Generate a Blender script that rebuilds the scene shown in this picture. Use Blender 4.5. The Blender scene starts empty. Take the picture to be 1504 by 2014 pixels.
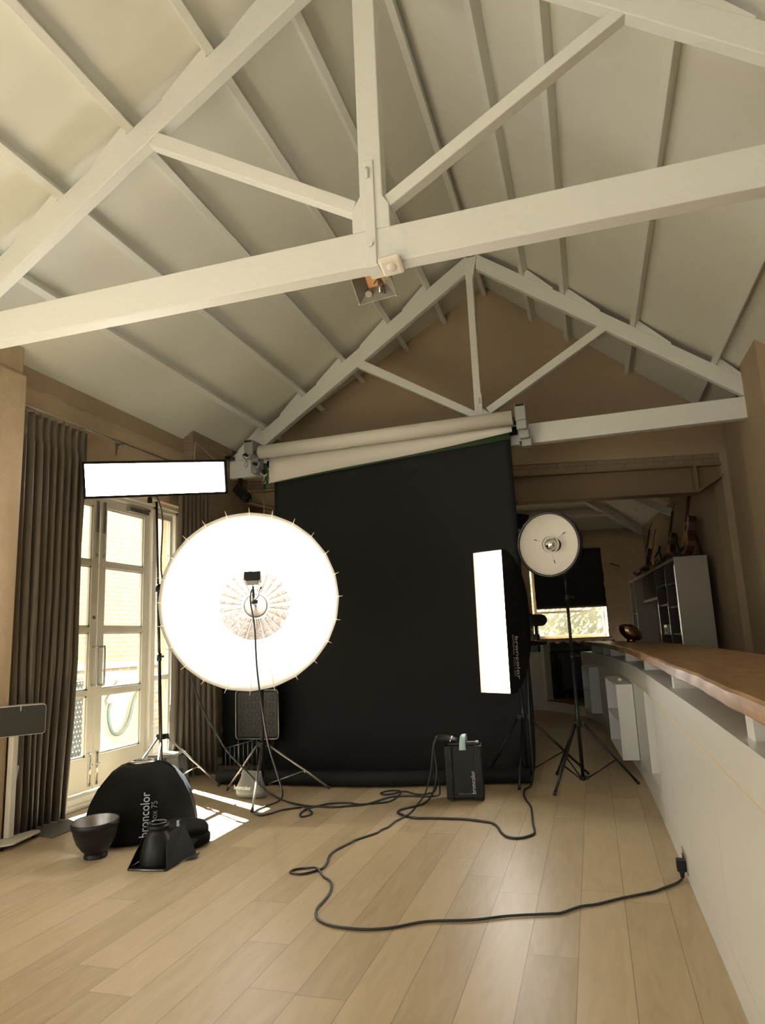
import bpy, bmesh, math, random
from mathutils import Vector as V, Matrix as Mx
random.seed(7)
S = bpy.context.scene
COL = S.collection
PI = math.pi
# ------------------------------------------------------------------ materials
MATS = {}
def nt(name):
    m = bpy.data.materials.new(name); m.use_nodes = True
    t = m.node_tree; b = t.nodes['Principled BSDF']; return m, t, b
def mat(name, col, rough=.6, metal=0., bump=0., scale=40., var=0., sheen=0., emit=None, es=0., detail=4., stretch=None, spec=None):
    m, t, b = nt(name)
    b.inputs['Base Color'].default_value = (*col, 1); b.inputs['Roughness'].default_value = rough; b.inputs['Metallic'].default_value = metal
    if spec is not None: b.inputs['Specular IOR Level'].default_value = spec
    if sheen: b.inputs['Sheen Weight'].default_value = sheen
    if emit: b.inputs['Emission Color'].default_value = (*emit, 1); b.inputs['Emission Strength'].default_value = es
    if bump or var:
        tc = t.nodes.new('ShaderNodeTexCoord'); src = tc.outputs['Object']
        if stretch:
            mp = t.nodes.new('ShaderNodeMapping'); mp.inputs['Scale'].default_value = stretch
            t.links.new(src, mp.inputs[0]); src = mp.outputs[0]
        n = t.nodes.new('ShaderNodeTexNoise'); n.inputs['Scale'].default_value = scale; n.inputs['Detail'].default_value = detail
        t.links.new(src, n.inputs['Vector'])
        if bump:
            bp = t.nodes.new('ShaderNodeBump'); bp.inputs['Strength'].default_value = bump; bp.inputs['Distance'].default_value = .02
            t.links.new(n.outputs['Fac'], bp.inputs['Height']); t.links.new(bp.outputs[0], b.inputs['Normal'])
        if var:
            r = t.nodes.new('ShaderNodeMix'); r.data_type = 'RGBA'
            r.inputs[6].default_value = (*[c*(1-var) for c in col], 1); r.inputs[7].default_value = (*[min(1, c*(1+var)) for c in col], 1)
            t.links.new(n.outputs['Fac'], r.inputs[0]); t.links.new(r.outputs[2], b.inputs['Base Color'])
    MATS[name] = m; return m
def M(n): return MATS[n]
mat('cream', (.73, .735, .67), .55, bump=.12, scale=22, var=.03)
mat('ceiling', (.72, .71, .625), .7, bump=.04, scale=6, var=.03)
mat('taupe', (.33, .25, .157), .85, bump=.05, scale=9, var=.05)
mat('plaster', (.42, .315, .20), .9, bump=1., scale=9, var=.10, detail=8)
mat('white_lacquer', (.64, .64, .60), .32, var=.02, scale=3)
mat('gold_line', (.62, .47, .24), .5)
mat('door_paint', (.78, .72, .60), .4, bump=.03, scale=30)
mat('black_fabric', (.006, .0057, .0053), .85, bump=.10, scale=14, spec=.12)
mat('black_plastic', (.008, .008, .008), .45, bump=.05, scale=220, spec=.3)
mat('black_gloss', (.012, .012, .013), .22)
mat('black_metal', (.02, .02, .02), .3, metal=.6)
mat('rubber', (.014, .015, .015), .45)
mat('chrome', (.80, .78, .74), .12, metal=1)
mat('steel', (.42, .41, .38), .35, metal=1)
mat('grey_paint', (.30, .31, .29), .5, metal=.3)
mat('curtain', (.078, .057, .034), .5, sheen=.35, bump=.08, scale=60, stretch=(1, 1, .12))
mat('paper_black', (.0075, .008, .0085), .75, spec=.3, var=.2, scale=2.5)
mat('paper_white', (.80, .755, .66), .75)
mat('paper_green', (.03, .065, .022), .7)
mat('diffuser', (.9, .88, .82), .8, emit=(1, .985, .935), es=19.)
mat('amber_lip', (.16, .09, .04), .7)
mat('canopy_white', (.86, .82, .74), .7)
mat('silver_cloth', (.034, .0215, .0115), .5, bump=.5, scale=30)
mat('silver_foil', (.7, .68, .64), .3, metal=1)
mat('rib', (.55, .44, .31), .5)
mat('dish_white', (.83, .79, .69), .45)
mat('lettering', (.55, .57, .60), .6)
mat('lettering_white', (.85, .85, .82), .6)
mat('lettering_dim', (.20, .20, .19), .6)
mat('handle_strap', (.42, .58, .58), .6, var=.25, scale=300)
mat('bag_grey', (.12, .115, .11), .5, bump=.5, scale=9, sheen=.2)
mat('hub_plastic', (.16, .14, .115), .5)
mat('white_plastic', (.76, .71, .61), .35)
mat('grille_cloth', (.03, .029, .026), .8, bump=.2, scale=400)
mat('vent_grey', (.13, .125, .11), .7, bump=.6, scale=180)
mat('stool_grey', (.055, .055, .055), .55)
mat('copper', (.26, .16, .085), .16, metal=1, bump=.25, scale=5)
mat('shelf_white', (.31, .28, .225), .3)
mat('dark_wood', (.035, .016, .009), .5)
mat('guitar_top', (.40, .22, .085), .35)
mat('guitar_side', (.045, .016, .008), .3)
mat('guitar_tan', (.44, .27, .12), .35)
mat('leather', (.010, .009, .009), .6, bump=.15, scale=40)
mat('blind', (.022, .019, .015), .85, bump=.1, scale=60)
mat('amber_board', (.85, .47, .24), .5)
mat('flood_grey', (.27, .255, .21), .5, metal=.2)
mat('sensor_white', (.78, .74, .64), .35)
mat('patio', (.22, .21, .19), .9, bump=.3, scale=6, var=.1)
mat('patio_black', (.03, .035, .035), .5)
mat('patio_white', (.42, .42, .40), .6)
mat('hose', (.10, .14, .13), .5)
mat('steel_brown', (.20, .135, .075), .55, bump=.05, scale=12)
mat('quilt', (.05, .047, .04), .6, bump=.1, scale=30)
mat('book_pale', (.40, .38, .33), .7)
mat('book_red', (.14, .03, .02), .7)
mat('book_dark', (.05, .045, .04), .7)
mat('socket', (.62, .58, .50), .35)
mat('brass', (.45, .40, .30), .3, metal=1)

def oak_worktop():
    m, t, b = nt('oak_worktop'); tc = t.nodes.new('ShaderNodeTexCoord'); mp = t.nodes.new('ShaderNodeMapping')
    mp.inputs['Scale'].default_value = (7, 1.1, 7); n = t.nodes.new('ShaderNodeTexNoise'); n.inputs['Scale'].default_value = 3; n.inputs['Detail'].default_value = 8; n.inputs['Distortion'].default_value = .6
    r = t.nodes.new('ShaderNodeValToRGB'); e = r.color_ramp.elements
    e[0].position = .3; e[0].color = (.135, .070, .026, 1); e[1].position = .72; e[1].color = (.33, .195, .085, 1)
    t.links.new(tc.outputs['Object'], mp.inputs[0]); t.links.new(mp.outputs[0], n.inputs['Vector']); t.links.new(n.outputs['Fac'], r.inputs[0]); t.links.new(r.outputs[0], b.inputs['Base Color'])
    bp = t.nodes.new('ShaderNodeBump'); bp.inputs['Strength'].default_value = .15; bp.inputs['Distance'].default_value = .01; t.links.new(n.outputs['Fac'], bp.inputs['Height']); t.links.new(bp.outputs[0], b.inputs['Normal'])
    b.inputs['Roughness'].default_value = .34; MATS['oak_worktop'] = m
oak_worktop()

def floor_mat():
    m, t, b = nt('floor_oak'); N = t.nodes; L = t.links
    tc = N.new('ShaderNodeTexCoord'); sp = N.new('ShaderNodeSeparateXYZ'); L.new(tc.outputs['Object'], sp.inputs[0])
    def math_(op, a, c=None, d=None):
        n = N.new('ShaderNodeMath'); n.operation = op
        for i, v in enumerate((a, c, d)):
            if v is None: continue
            if isinstance(v, (int, float)): n.inputs[i].default_value = v
            else: L.new(v, n.inputs[i])
        return n.outputs[0]
    u = math_('DIVIDE', math_('SUBTRACT', sp.outputs[0], .0284), .1985)
    row = math_('FLOOR', u); fx = math_('SUBTRACT', u, row)
    wn = N.new('ShaderNodeTexWhiteNoise'); wn.noise_dimensions = '1D'; L.new(row, wn.inputs['W'])
    vv = math_('ADD', math_('DIVIDE', sp.outputs[1], 2.1), math_('MULTIPLY', wn.outputs['Value'], 7.3))
    seg = math_('FLOOR', vv); fy = math_('SUBTRACT', vv, seg)
    idn = math_('ADD', math_('MULTIPLY', row, 13.7), math_('MULTIPLY', seg, 3.31))
    w2 = N.new('ShaderNodeTexWhiteNoise'); w2.noise_dimensions = '1D'; L.new(idn, w2.inputs['W'])
    # grain
    cb = N.new('ShaderNodeCombineXYZ'); L.new(math_('MULTIPLY', sp.outputs[0], 9), cb.inputs[0]); L.new(math_('MULTIPLY', sp.outputs[1], 1.3), cb.inputs[1]); L.new(math_('MULTIPLY', idn, .77), cb.inputs[2])
    g = N.new('ShaderNodeTexNoise'); g.inputs['Scale'].default_value = 2.2; g.inputs['Detail'].default_value = 7; g.inputs['Distortion'].default_value = 1.2; L.new(cb.outputs[0], g.inputs['Vector'])
    r = N.new('ShaderNodeValToRGB'); e = r.color_ramp.elements
    e[0].position = .0; e[0].color = (.315, .236, .138, 1); e[1].position = 1; e[1].color = (.52, .412, .268, 1)
    L.new(math_('ADD', math_('MULTIPLY', w2.outputs['Value'], .55), math_('MULTIPLY', math_('SUBTRACT', g.outputs['Fac'], .28), .8)), r.inputs[0])
    gap = math_('MAXIMUM', math_('LESS_THAN', math_('MINIMUM', fx, math_('SUBTRACT', 1, fx)), .0065), math_('LESS_THAN', math_('MINIMUM', fy, math_('SUBTRACT', 1, fy)), .0006))
    mx = N.new('ShaderNodeMix'); mx.data_type = 'RGBA'; L.new(math_('MULTIPLY', gap, .72), mx.inputs[0]); L.new(r.outputs[0], mx.inputs[6]); mx.inputs[7].default_value = (.06, .045, .03, 1)
    L.new(mx.outputs[2], b.inputs['Base Color'])
    bp = N.new('ShaderNodeBump'); bp.inputs['Strength'].default_value = .25; bp.inputs['Distance'].default_value = .004
    L.new(math_('SUBTRACT', math_('MULTIPLY', g.outputs['Fac'], .35), gap), bp.inputs['Height']); L.new(bp.outputs[0], b.inputs['Normal'])
    b.inputs['Roughness'].default_value = .42; b.inputs['Specular IOR Level'].default_value = .35; MATS['floor_oak'] = m
floor_mat()

def brick_mat(name, c1, c2, mo, axes, bump=.4, rough=.9, scale=1.):
    m, t, b = nt(name); tc = t.nodes.new('ShaderNodeTexCoord'); sp = t.nodes.new('ShaderNodeSeparateXYZ'); cb = t.nodes.new('ShaderNodeCombineXYZ')
    t.links.new(tc.outputs['Object'], sp.inputs[0]); t.links.new(sp.outputs[axes[0]], cb.inputs[0]); t.links.new(sp.outputs[axes[1]], cb.inputs[1])
    br = t.nodes.new('ShaderNodeTexBrick'); br.inputs['Scale'].default_value = scale; br.inputs['Brick Width'].default_value = .225; br.inputs['Row Height'].default_value = .075
    br.inputs['Mortar Size'].default_value = .007; br.inputs['Mortar Smooth'].default_value = .3; br.inputs['Bias'].default_value = -.1
    br.inputs['Color1'].default_value = (*c1, 1); br.inputs['Color2'].default_value = (*c2, 1); br.inputs['Mortar'].default_value = (*mo, 1)
    t.links.new(cb.outputs[0], br.inputs['Vector'])
    n = t.nodes.new('ShaderNodeTexNoise'); n.inputs['Scale'].default_value = 7; n.inputs['Detail'].default_value = 5; t.links.new(tc.outputs['Object'], n.inputs['Vector'])
    mx = t.nodes.new('ShaderNodeMix'); mx.data_type = 'RGBA'; mx.blend_type = 'MULTIPLY'; mx.inputs[0].default_value = .5
    t.links.new(br.outputs['Color'], mx.inputs[6]); t.links.new(n.outputs['Color'], mx.inputs[7]); 
    hs = t.nodes.new('ShaderNodeHueSaturation'); hs.inputs['Saturation'].default_value = .25; t.links.new(n.outputs['Color'], hs.inputs['Color']); t.links.new(hs.outputs[0], mx.inputs[7])
    t.links.new(mx.outputs[2], b.inputs['Base Color'])
    bp = t.nodes.new('ShaderNodeBump'); bp.inputs['Strength'].default_value = bump; bp.inputs['Distance'].default_value = .02; bp.invert = True
    t.links.new(br.outputs['Fac'], bp.inputs['Height']); t.links.new(bp.outputs[0], b.inputs['Normal']); b.inputs['Roughness'].default_value = rough; MATS[name] = m
brick_mat('patio_brick', (.50, .40, .29), (.33, .295, .26), (.80, .79, .74), (1, 2))
brick_mat('painted_brick_pier', (.30, .225, .15), (.31, .235, .155), (.27, .20, .135), (1, 2), bump=.5)
brick_mat('painted_brick_gable', (.30, .22, .14), (.285, .21, .135), (.25, .185, .12), (0, 2), bump=.8)

def glass_mat():
    m = bpy.data.materials.new('pane_glass'); m.use_nodes = True; t = m.node_tree; t.nodes.clear()
    o = t.nodes.new('ShaderNodeOutputMaterial'); mx = t.nodes.new('ShaderNodeMixShader'); tr = t.nodes.new('ShaderNodeBsdfTransparent'); gl = t.nodes.new('ShaderNodeBsdfGlossy')
    tr.inputs[0].default_value = (.96, .97, .95, 1); gl.inputs['Roughness'].default_value = .02; mx.inputs[0].default_value = .05
    t.links.new(tr.outputs[0], mx.inputs[1]); t.links.new(gl.outputs[0], mx.inputs[2]); t.links.new(mx.outputs[0], o.inputs[0]); MATS['glass'] = m
glass_mat()
def leaf_mat():
    m, t, b = nt('leaf'); g = t.nodes.new('ShaderNodeNewGeometry'); r = t.nodes.new('ShaderNodeValToRGB'); e = r.color_ramp.elements
    e[0].color = (.20, .21, .15, 1); e[1].color = (.86, .87, .82, 1); t.links.new(g.outputs['Random Per Island'], r.inputs[0]); t.links.new(r.outputs[0], b.inputs['Base Color'])
    b.inputs['Roughness'].default_value = .6; MATS['leaf'] = m
leaf_mat()
def dots_mat():
    m, t, b = nt('perforated'); N = t.nodes; L = t.links; tc = N.new('ShaderNodeTexCoord'); sp = N.new('ShaderNodeSeparateXYZ'); L.new(tc.outputs['Object'], sp.inputs[0])
    def mm(op, a, c):
        n = N.new('ShaderNodeMath'); n.operation = op
        for i, v in enumerate((a, c)):
            if isinstance(v, (int, float)): n.inputs[i].default_value = v
            else: L.new(v, n.inputs[i])
        return n.outputs[0]
    r = mm('DIVIDE', sp.outputs[2], .046); row = mm('FLOOR', r, 0); fz = mm('SUBTRACT', mm('SUBTRACT', r, row), .5)
    u = mm('ADD', mm('DIVIDE', sp.outputs[1], .05), mm('MULTIPLY', row, .5)); fu = mm('SUBTRACT', mm('SUBTRACT', u, mm('FLOOR', u, 0)), .5)
    d = mm('ADD', mm('MULTIPLY', fz, fz), mm('MULTIPLY', fu, fu)); k = mm('LESS_THAN', d, .036)
    mx = N.new('ShaderNodeMix'); mx.data_type = 'RGBA'; L.new(k, mx.inputs[0]); mx.inputs[6].default_value = (.025, .03, .03, 1); mx.inputs[7].default_value = (.62, .6, .52, 1); L.new(mx.outputs[2], b.inputs['Base Color']); MATS['perforated'] = m
dots_mat()

# ------------------------------------------------------------------ mesh builder
ORI = {}
class MB:
    def __init__(s): s.v = []; s.f = []; s.sm = []
    def add(s, vs, fs, sm=False):
        o = len(s.v); s.v += [V(p) for p in vs]; s.f += [tuple(i+o for i in f) for f in fs]; s.sm += [sm]*len(fs); return s
    def box(s, lo, hi, T=None):
        x0, y0, z0 = lo; x1, y1, z1 = hi
        vs = [V(p) for p in ((x0, y0, z0), (x1, y0, z0), (x1, y1, z0), (x0, y1, z0), (x0, y0, z1), (x1, y0, z1), (x1, y1, z1), (x0, y1, z1))]
        if T is not None: vs = [T @ p for p in vs]
        return s.add(vs, [(0, 3, 2, 1), (4, 5, 6, 7), (0, 1, 5, 4), (1, 2, 6, 5), (2, 3, 7, 6), (3, 0, 4, 7)])
    def cbox(s, c, sz, T=None):
        return s.box([c[i]-sz[i]/2 for i in range(3)], [c[i]+sz[i]/2 for i in range(3)], T)
    def prism(s, poly, a, b, T=None):          # poly: 3D points of the near cap (list), offset vector b-a
        n = len(poly); d = V(b)-V(a); vs = [V(p) for p in poly]+[V(p)+d for p in poly]
        if T is not None: vs = [T @ p for p in vs]
        return s.add(vs, [tuple(range(n))[::-1], tuple(range(n, 2*n))]+[(i, (i+1) % n, n+(i+1) % n, n+i) for i in range(n)])
    def tube(s, pts, r, n=8, T=None, smooth=True):
        pts = [V(p) for p in pts]; k = len(pts); rs = r if isinstance(r, (list, tuple)) else [r]*k
        if T is not None: pts = [T @ p for p in pts]
        vs = []; fs = []; up = None
        for i, p in enumerate(pts):
            t = (pts[min(i+1, k-1)]-pts[max(i-1, 0)])
            if t.length < 1e-9: t = V((0, 0, 1))
            t.normalize()
            if up is None: up = t.orthogonal().normalized()
            else:
                up = up-t*up.dot(t)
                if up.length < 1e-6: up = t.orthogonal()
                up.normalize()
            w = t.cross(up)
            for j in range(n):
                a = 2*PI*j/n; vs.append(p+(up*math.cos(a)+w*math.sin(a))*rs[i])
        for i in range(k-1):
            for j in range(n): fs.append((i*n+j, i*n+(j+1) % n, (i+1)*n+(j+1) % n, (i+1)*n+j))
        s.add(vs, fs, smooth); o = len(s.v)-len(vs)
        s.f += [tuple(o+j for j in range(n))[::-1], tuple(o+(k-1)*n+j for j in range(n))]; s.sm += [False, False]; return s
    def lathe(s, prof, n=40, T=None, smooth=True, closed=False, arc=(0, 2*PI)):   # profile (r,z) about local z
        vs = []; fs = []; m = len(prof)
        for (r, z) in prof:
            for j in range(n): a = 2*PI*j/n; vs.append(V((r*math.cos(a), r*math.sin(a), z)))
        for i in range(m-1 if not closed else m):
            i2 = (i+1) % m
            for j in range(n): fs.append((i*n+j, i*n+(j+1) % n, i2*n+(j+1) % n, i2*n+j))
        if T is not None: vs = [T @ p for p in vs]
        return s.add(vs, fs, smooth)
    def grid(s, rows, smooth=True, T=None):
        m = len(rows); n = len(rows[0]); vs = [V(p) for r in rows for p in r]
        if T is not None: vs = [T @ p for p in vs]
        return s.add(vs, [(i*n+j, i*n+j+1, (i+1)*n+j+1, (i+1)*n+j) for i in range(m-1) for j in range(n-1)], smooth)
    def ball(s, c, r, n=16, T=None, sq=(1, 1, 1)):
        prof = []
        vs = []; fs = []; m = n//2
        for i in range(m+1):
            th = PI*i/m
            for j in range(n): ph = 2*PI*j/n; vs.append(V((c[0]+r*sq[0]*math.sin(th)*math.cos(ph), c[1]+r*sq[1]*math.sin(th)*math.sin(ph), c[2]+r*sq[2]*math.cos(th))))
        for i in range(m):
            for j in range(n): fs.append((i*n+j, (i+1)*n+j, (i+1)*n+(j+1) % n, i*n+(j+1) % n))
        if T is not None: vs = [T @ p for p in vs]
        return s.add(vs, fs, True)
    def build(s, name, m, parent=None, loc=None, bevel=0., solid=0., sub=0, recalc=True):
        me = bpy.data.meshes.new(name)
        o0 = ORI[parent.name] if parent is not None else (V(loc) if loc is not None else V((0, 0, 0)))
        me.from_pydata([tuple(p-o0) for p in s.v], [], s.f)
        me.polygons.foreach_set('use_smooth', s.sm)
        bm = bmesh.new(); bm.from_mesh(me); bmesh.ops.remove_doubles(bm, verts=bm.verts, dist=1e-6)
        if recalc: bmesh.ops.recalc_face_normals(bm, faces=bm.faces)
        bm.to_mesh(me); bm.free()
        me.materials.append(M(m) if isinstance(m, str) else m)
        o = bpy.data.objects.new(name, me); COL.objects.link(o)
        if parent is not None: o.parent = parent
        else: o.location = o0
        ORI[o.name] = o0.copy()
        if solid: md = o.modifiers.new('solid', 'SOLIDIFY'); md.thickness = solid; md.offset = 0
        if bevel: md = o.modifiers.new('bevel', 'BEVEL'); md.width = bevel; md.segments = 2; md.limit_method = 'ANGLE'
        if sub: md = o.modifiers.new('sub', 'SUBSURF'); md.levels = sub; md.render_levels = sub
        return o
def tag(o, label=None, cat=None, group=None, kind=None):
    if label: o['label'] = label
    if cat: o['category'] = cat
    if group: o['group'] = group
    if kind: o['kind'] = kind
    return o
def thing(name, loc, label, cat, group=None, kind=None):
    o = bpy.data.objects.new(name, None); COL.objects.link(o); o.location = loc; o.empty_display_size = .1; ORI[o.name] = V(loc)
    return tag(o, label, cat, group, kind)
def struct(name, mb, m, label=None, **k):
    o = mb.build(name, m, **k); o['kind'] = 'structure'
    if label: o['label'] = label
    return o
def dup(root, loc, label=None, rotz=0., group=None):
    r = root.copy(); COL.objects.link(r); r.location = loc; r.rotation_euler = (0, 0, rotz)
    if label: r['label'] = label
    if group: r['group'] = group
    for ch in list(root.children):
        c = ch.copy(); COL.objects.link(c); c.parent = r
        for g in list(ch.children):
            d = g.copy(); COL.objects.link(d); d.parent = c
    return r
def frame(c, n, up=(0, 0, 1), roll=0.):        # local x right (seen from the front), y up, z out along n
    z = V(n).normalized(); x = V(up).cross(z).normalized(); y = z.cross(x)
    T = Mx(((x.x, y.x, z.x, c[0]), (x.y, y.y, z.y, c[1]), (x.z, y.z, z.z, c[2]), (0, 0, 0, 1)))
    return T @ Mx.Rotation(roll, 4, 'Z') if roll else T
def smooth_path(pts, k=4):
    P = [V(p) for p in pts]; out = []
    for i in range(len(P)-1):
        a, b, c, d = P[max(i-1, 0)], P[i], P[i+1], P[min(i+2, len(P)-1)]
        for j in range(k):
            t = j/k; out.append(.5*((2*b)+(-a+c)*t+(2*a-5*b+4*c-d)*t*t+(-a+3*b-3*c+d)*t**3))
    out.append(P[-1]); return out
def text(name, s, size, origin, xd, yd, m, parent, squash=1., thick=.0008, wide=None, bold=0.):
    cu = bpy.data.curves.new(name, 'FONT'); cu.body = s; cu.size = size; cu.extrude = thick; cu.resolution_u = 3; cu.offset = bold
    o = bpy.data.objects.new(name+'_tmp', cu); COL.objects.link(o); bpy.context.view_layer.update()
    me = bpy.data.meshes.new_from_object(o.evaluated_get(bpy.context.evaluated_depsgraph_get()))
    bpy.data.objects.remove(o)
    w = max(v.co.x for v in me.vertices); sx = (wide/w) if wide else squash
    x = V(xd).normalized(); y = V(yd).normalized(); z = x.cross(y); o0 = ORI[parent.name]
    for v in me.vertices:
        p = V(origin)+x*v.co.x*sx+y*v.co.y+z*v.co.z; v.co = p-o0
    me.materials.clear(); me.materials.append(M(m)); ob = bpy.data.objects.new(name, me); COL.objects.link(ob); ob.parent = parent; ORI[ob.name] = o0.copy(); return ob

# ------------------------------------------------------------------ room data (metres; x right, y into the room, z up)
XL, XR = -4.09, 1.73
RIDGE = -.93
zl = lambda x: 4.475+.675*(x+2.5)          # top of the left rafters
zr = lambda x: 4.115-.745*(x-1.)           # top of the right rafters
cl = lambda x: zl(x)+.12                   # ceiling boards
cr = lambda x: zr(x)+.12
gy = lambda x: 8.41+.22*x                  # gable wall plane
wr = lambda y: 1.645-.096*(y-8.77)         # right wall of the back room
by = lambda x: 14.2+.22*(x-1.12)           # back wall of the back room

def room():
    struct('floor', MB().box((-4.6, -4.2, -.12), (2.2, 15.4, 0)), 'floor_oak', 'wide pale oak floorboards running into the room')
    # --- left wall with the glazed doors' opening (y 4.42..6.46, z 0..2.74) and another opening nearer the camera
    b = MB(); xo = XL-.32
    ops = [(-1.3, 2.5, 0, 2.85), (4.42, 6.40, 0, 2.74)]
    ys = [-4.2, -2.2, .6, 4.42, 6.40, 7.75]
    for a, c in ((-4.2, -1.3), (2.5, 4.42), (6.40, 7.62)): b.box((xo, a, 0), (XL, c, 3.34))
    for a, c, z0, z1 in ops: b.box((xo, a, z1), (XL, c, 3.34))
    struct('wall_left', b, 'plaster', 'taupe rough plaster wall on the left')
    b = MB(); b.box((xo, -4.2, 3.34), (XL-.015, 7.62, 3.75)); struct('trim_1', b, 'taupe', 'smooth taupe wall plate under the left roof slope')
    # irregular plaster lip
    rows = []
    yv = [-4.2+.06*i for i in range(198)]
    rows.append([(XL-.012, y, 3.34+.02*math.sin(y*3.1)+.012*math.sin(y*11.7)+random.uniform(-.006, .006)) for y in yv])
    rows.append([(XL+.004, p[1], p[2]-.012) for p in rows[0]]); rows.append([(XL+.001, p[1], 3.28) for p in rows[0]])
    struct('trim_2', MB().grid(rows), 'plaster', 'ragged upper edge of the rough plaster on the left wall')
    b = MB(); b.box((XL-.05, 2.6, 0), (-3.97, 4.0, 3.37)); b.box((XL-.05, 2.6, 3.37), (-3.99, 3.98, 3.74)); struct('wall_left_pier', b, 'plaster', 'plastered pier at the left edge of the picture', bevel=.02)
    b = MB(); b.box((XL-.05, 6.31, 0), (-3.98, 7.62, 3.63)); struct('wall_left_pier', b, 'painted_brick_pier', 'painted brick pier between the right curtain and the backdrop', bevel=.012)
    # --- right wall, pier
    b = MB(); b.box((XR, -4.2, 0), (XR+.3, 8.85, 3.75)); struct('wall_right', b, 'taupe', 'taupe wall on the right')
    b = MB(); b.box((1.63, 6.5, 0), (XR+.02, 7.48, 3.78)); struct('wall_right_pier', b, 'taupe', 'taupe pier carrying the right end of the far truss')
    # --- rear wall with a wide window opening behind the camera
    b = MB(); b.box((-4.4, -4.5, 0), (-3.4, -4.2, 6.2)); b.box((1.0, -4.5, 0), (2.1, -4.2, 6.2)); b.box((-3.4, -4.5, 0), (1.0, -4.2, .8)); b.box((-3.4, -4.5, 2.9), (1.0, -4.2, 6.2))
    struct('wall_rear', b, 'taupe')
    # --- gable wall above the steel, jambs
    T = lambda x, z, d=0.: (x, gy(x)+d, z)
    b = MB(); poly = [T(-4.45, 3.28), T(2.05, 3.28), T(2.05, 6.4), T(-4.45, 6.4)]
    b.prism(poly, (0, 0, 0), (-.05, .28, 0)); struct('wall_back', b, 'taupe', 'dark taupe gable wall above the steel beam')
    b = MB(); b.prism([T(-4.0, 3.155, .02), T(1.68, 3.155, .02), T(1.68, 3.28, .02), T(-4.0, 3.28, .02)], (0, 0, 0), (-.05, .25, 0)); struct('trim_3', b, 'painted_brick_gable', 'course of painted brick on top of the steel beam')
    b = MB(); b.prism([(1.645, 8.77, 0), (2.1, 8.87, 0), (2.1, 8.87, 6.4), (1.645, 8.77, 6.4)], (0, 0, 0), (-.05, .3, 0)); struct('wall_back_jamb', b, 'taupe', 'right jamb of the opening under the steel beam')
    # --- ceilings
    def slope(f, x0, x1):
        b = MB(); b.prism([(x0, -4.3, f(x0)), (x1, -4.3, f(x1)), (x1, -4.3, f(x1)+.15), (x0, -4.3, f(x0)+.15)], (0, 0, 0), (0, 13.2, 0)); return b
    struct('ceiling_left', slope(cl, -4.5, RIDGE), 'ceiling', 'cream boarded roof slope on the left')
    struct('ceiling_right', slope(cr, RIDGE, 2.1), 'ceiling', 'cream boarded roof slope on the right')
    # --- back room
    b = MB(); b.prism([(wr(8.9), 8.9, 0), (wr(14.9), 14.9, 0), (wr(14.9), 14.9, 6.4), (wr(8.9), 8.9, 6.4)], (0, 0, 0), (.3, 0, 0)); struct('wall_right_far', b, 'taupe', 'taupe wall behind the guitars')
    b = MB()
    for x0, x1, z0, z1 in ((-4.7, -1.08, 0, 3.2), (.30, 1.6, 0, 3.2), (-1.08, .30, 0, 1.10), (-1.08, .30, 2.86, 3.2)):
        b.prism([(x0, by(x0), z0), (x1, by(x1), z0), (x1, by(x1), z1), (x0, by(x0), z1)], (0, 0, 0), (-.08, .38, 0))
    struct('wall_far', b, 'plaster', 'rough plaster end wall around the small window')
    b = MB(); b.box((-4.85, 7.3, 0), (-4.45, 13.6, 6.6)); struct('wall_left_far', b, 'taupe')
    def hz(x, y): return 3.2+.55*max(0, min(by(x)-y, (wr(y)-x)*1.0+max(0, 11.6-y)*1.6, 4.9))
    rows = []
    for i in range(61):
        t = i/60; r = []
        for j in range(71):
            x = -4.75+(6.6)*j/70; y = 8.3+(14.3-8.3)*t
            y = max(y, gy(x)+.18) ; y = min(y, by(x)+.05); x = min(x, wr(y)+.03); r.append((x, y, hz(x, y)))
        rows.append(r)
    struct('ceiling_far', MB().grid(rows, smooth=False), 'ceiling', 'pale sloping ceiling of the back room')
    # hip rafter and purlins of the back room
    b = MB(); p0 = V((1.10, 14.15, 3.20)); p1 = V((-2.0, 11.0, 4.93))
    d = (p1-p0).normalized(); s = d.cross(V((0, 0, 1))).normalized()*.05
    b.prism([p0-s, p0+s, p0+s-V((0, 0, .16)), p0-s-V((0, 0, .16))], p0, p1); struct('trim_4', b, 'cream', 'diagonal hip rafter in the back room ceiling')
    for k, dy in enumerate((.55, 1.15, 1.8, 2.5)):
        x1 = 1.12-dy-.05; z = 3.2+.55*dy; b = MB(); a = V((-4.4, by(-4.4)-dy, z)); c = V((x1, by(x1)-dy, z))
        b.prism([a, a+V((0, -.07, .03)), a+V((0, -.07, -.10)), a+V((0, 0, -.13))], a, c); struct('trim_5', b, 'cream', 'pale purlin across the back room ceiling')
    b = MB(); a = V((.62, 13.0, 3.72)); c = V((1.10, 12.9, 3.30)); b.prism([a, a+V((0, .06, 0)), a+V((0, .06, -.09)), a+V((0, 0, -.09))], a, c); struct('trim_6', b, 'cream')
    b = MB(); a = V((.80, 11.5, 3.44)); c = V((1.43, 11.5, 3.06)); b.prism([a, a+V((0, .09, 0)), a+V((0, .09, -.13)), a+V((0, 0, -.13))], a, c); struct('trim_7', b, 'cream', 'short sloping brace against the right wall of the back room')
    b = MB(); b.box((-4.4, 12.3, 0.001), (1.3, 14.0, .15)); struct('floor_raised', b, 'dark_wood', 'raised dark floor behind the low curved wall')
room()

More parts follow.
